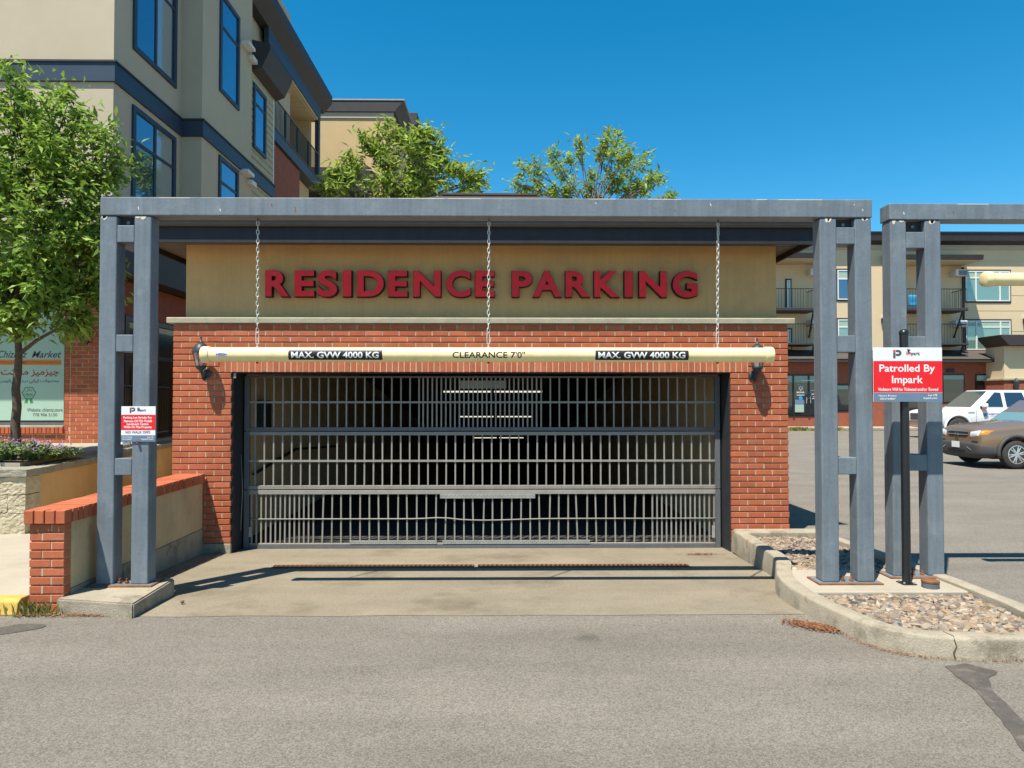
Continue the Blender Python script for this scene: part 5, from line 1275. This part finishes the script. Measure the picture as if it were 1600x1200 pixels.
# grey cladding: bumper, arches and sill
bst = [(-.05, .32, .56, .58, .62), (.0, .24, .63, .65, .78), (.12, .21, .62, .64, .87), (.36, .22, .56, .58, .905), (.50, .24, .50, .52, .905)]
bmp = loft(bst); o = cbump = put('bumper', bmp, 'car_cladding', C, smooth=True); s_ = o.modifiers.new('s', 'SUBSURF'); s_.levels = s_.render_levels = 2
for xw in (WX_, WXR):
    for sg in (-1, 1):
        pts = [(xw+.435*math.cos(t), sg*.885, .36+.435*math.sin(t)) for t in [math.pi*(i/16*1.16-.08) for i in range(17)]]
        MB().tube(pts, .045, 6).build('arch_flare', 'car_cladding', C, smooth=True)
for sg in (-1, 1): MB().box(1.35, 3.0, sg*.86-.05, sg*.86+.05, .24, .40).build('sill', 'car_cladding', C, bevel=.02)
from mathutils.bvhtree import BVHTree
CBV = BVHTree.FromPolygons([v.co.copy() for v in cbody.data.vertices], [tuple(p.vertices) for p in cbody.data.polygons])
dgb = bpy.context.evaluated_depsgraph_get(); bme = cbump.evaluated_get(dgb).to_mesh()
BBV = BVHTree.FromPolygons([v.co.copy() for v in bme.vertices], [tuple(p.vertices) for p in bme.polygons])
def skin(y_, z_, bv):
    h_ = bv.ray_cast(Vector((-1, y_, z_)), Vector((1, 0, 0)))[0]
    return h_.x if h_ is not None else .3
def front_strip(name, m_, y0, y1, z0, z1, lift=.010, n=10, dz0=0, dz1=0, bv=None):
    # a lens or grille laid on the curved nose
    mb = MB(); bv = bv or CBV; m2 = 5
    for i in range(n+1):
        e = i/n; y_ = y0+(y1-y0)*e
        for j in range(m2+1):
            z_ = (z0+dz0*e)+((z1+dz1*e)-(z0+dz0*e))*j/m2; ed = 0 < i < n and 0 < j < m2
            mb.v.append((skin(y_, z_, bv)-(lift if ed else -.004), y_, z_))
    for i in range(n):
        for j in range(m2): q = (i*(m2+1)+j, i*(m2+1)+j+1, (i+1)*(m2+1)+j+1, (i+1)*(m2+1)+j); mb.f.append(q if y1 > y0 else q[::-1])
    o = mb.build(name, m_, C, smooth=True); return o
front_strip('grille', 'print_black', -.42, .42, .74, .87, .008); front_strip('grille_bar', 'chrome', -.40, .40, .79, .815, .022)
xe = skin(0, .80, CBV)
for (a, b, c, d_) in ((-.055, -.035, .765, .84), (.035, .055, .765, .84), (-.035, .035, .795, .81)): MB().box(xe-.045, xe-.02, a, b, c, d_).build('emblem', 'chrome', C)
front_strip('grille_surround', 'chrome', -.45, .45, .872, .89, .016)
for sg in (-1, 1):
    front_strip('headlamp', 'headlamp', sg*.46, sg*.76, .73, .885, .014, dz0=.06, dz1=.055); front_strip('indicator', 'amber', sg*.76, sg*.845, .79, .94, .012, dz0=.03, dz1=.0)
    front_strip('fog_recess', 'print_black', sg*.50, sg*.74, .62, .665, .006)
    front_strip('bumper_trim', 'chrome', sg*.40, sg*.56, .50, .525, .012, dz0=-.08, dz1=-.08, bv=BBV)
front_strip('intake', 'print_black', -.38, .38, .36, .45, .006, bv=BBV)
xe = skin(0, .52, BBV)
MB().box(xe-.02, xe-.01, -.15, .15, .47, .62).build('licence_plate', 'sign_white', C, bevel=.003)
wheel(C, WX_, -.80, WR, -1, 6); wheel(C, WX_, .80, WR, 1, 6); wheel(C, WXR, -.80, WR, -1, 6); wheel(C, WXR, .80, WR, 1, 6)
MB().box(.4, 4.2, -.7, .7, .22, .5).build('underbody', 'rubber', C)
mm = MB().box(1.78, 1.98, -1.04, -.86, 1.08, 1.24).build('mirror', 'car_bronze', C, bevel=.05, seg=3)
MB().tube([(1.1, -.3, 1.09), (1.22, .35, 1.16)], .008, 4).build('wiper', 'print_black', C)
C.location = (X(1489, 18.6)-.02, 18.40, .012); C.scale = (1.03, 1.03, 1.03)

# ---- white pickup behind it
K = thing('pickup_truck', 'white pickup truck with a blue door logo behind the bronze car', 'pickup', (0, 0, 0)); INV.pop(K)
st = [(0.00, .50, .86, .92, .80), (.05, .42, 1.0, 1.06, .90), (.16, .40, 1.10, 1.15, .96), (.45, .40, 1.14, 1.20, .985), (1.0, .42, 1.16, 1.23, .99), (1.55, .42, 1.19, 1.25, .99), (2.0, .42, 1.20, 1.24, .99), (3.0, .42, 1.22, 1.24, .99),
      (4.0, .42, 1.24, 1.26, .99), (5.6, .45, 1.26, 1.27, .98), (5.85, .5, 1.25, 1.26, .95)]
put('body', carve(loft(st), [(1.02, .42, .50, .9, .5), (4.65, .42, .50, .9, .5)]), 'car_white', K, smooth=True, auto=40)
frustum(K, 'cab', 'car_white', 1.50, 4.05, .91, 1.15, 2.42, 3.92, .70, 1.93, .07)
panel(K, 'windshield', 'car_glass', [(1.62, .80, 1.26), (1.62, -.80, 1.26), (2.38, -.66, 1.88), (2.38, .66, 1.88)], .016)
panel(K, 'side_glass', 'car_glass', [(2.02, -.887, 1.27), (2.86, -.887, 1.27), (2.86, -.725, 1.82), (2.62, -.725, 1.84)], .014)
panel(K, 'side_glass', 'car_glass', [(3.0, -.887, 1.27), (3.85, -.887, 1.27), (3.72, -.725, 1.83), (3.0, -.725, 1.83)], .014)
MB().box(1.92, 2.10, -1.16, -1.0, 1.24, 1.40).build('mirror', 'car_white', K, bevel=.03); MB().box(1.94, 2.06, -1.14, -.93, 1.17, 1.239).build('mirror_base', 'amber', K, bevel=.02)
MB().box(1.93, 1.98, -.998, -.9, 1.18, 1.30).build('mirror_arm', 'print_black', K)
for xx in (1.72, 2.93): MB().box(xx, xx+.012, -.982, -.97, .55, 1.15).build('door_seam', 'print_grey', K)
MB().box(1.40, 1.66, -.998, -.985, 1.055, 1.075).build('side_vent', 'print_black', K)
MB().box(2.75, 2.9, -1.008, -.985, 1.06, 1.09).build('door_handle', 'car_white', K, bevel=.006)
for xw in (1.02, 4.65):
    pts = [(xw+.52*math.cos(t), -.955, .42+.52*math.sin(t)) for t in [math.pi*(i/16*1.1-.05) for i in range(17)]]; MB().tube(pts, .045, 6).build('arch_flare', 'car_white', K, smooth=True)
    for sg in (-1, 1): wheel(K, xw, sg*.86, .41, sg, 6, .26)
MB().box(-.10, .12, -.96, .96, .45, .70).build('bumper', 'chrome', K, bevel=.05, seg=3)
MB().box(-.02, .06, -.55, .55, .72, 1.0).build('grille', 'print_grey', K, bevel=.02)
for sg in (-1, 1): MB().box(-.01, .24, sg*.76-.19, sg*.76+.19, .76, 1.0).build('headlamp', 'headlamp', K, bevel=.03)
text_fit('door_logo', 'W', 1.98, 2.16, .86, 1.02, -.984, 'print_blue', K, off=.05)
text_fit('door_lettering', 'WESTCAN', 2.2, 2.72, .95, 1.01, -.984, 'print_blue', K, off=.03); MB().box(2.26, 2.66, -.984, -.976, .90, .915).build('door_line', 'sign_slate', K)
K.location = (X(1496, 30.4, 663)-1.02*1.1, 30.4+.9*1.1, .01); K.scale = (1.1, 1.1, 1.1)
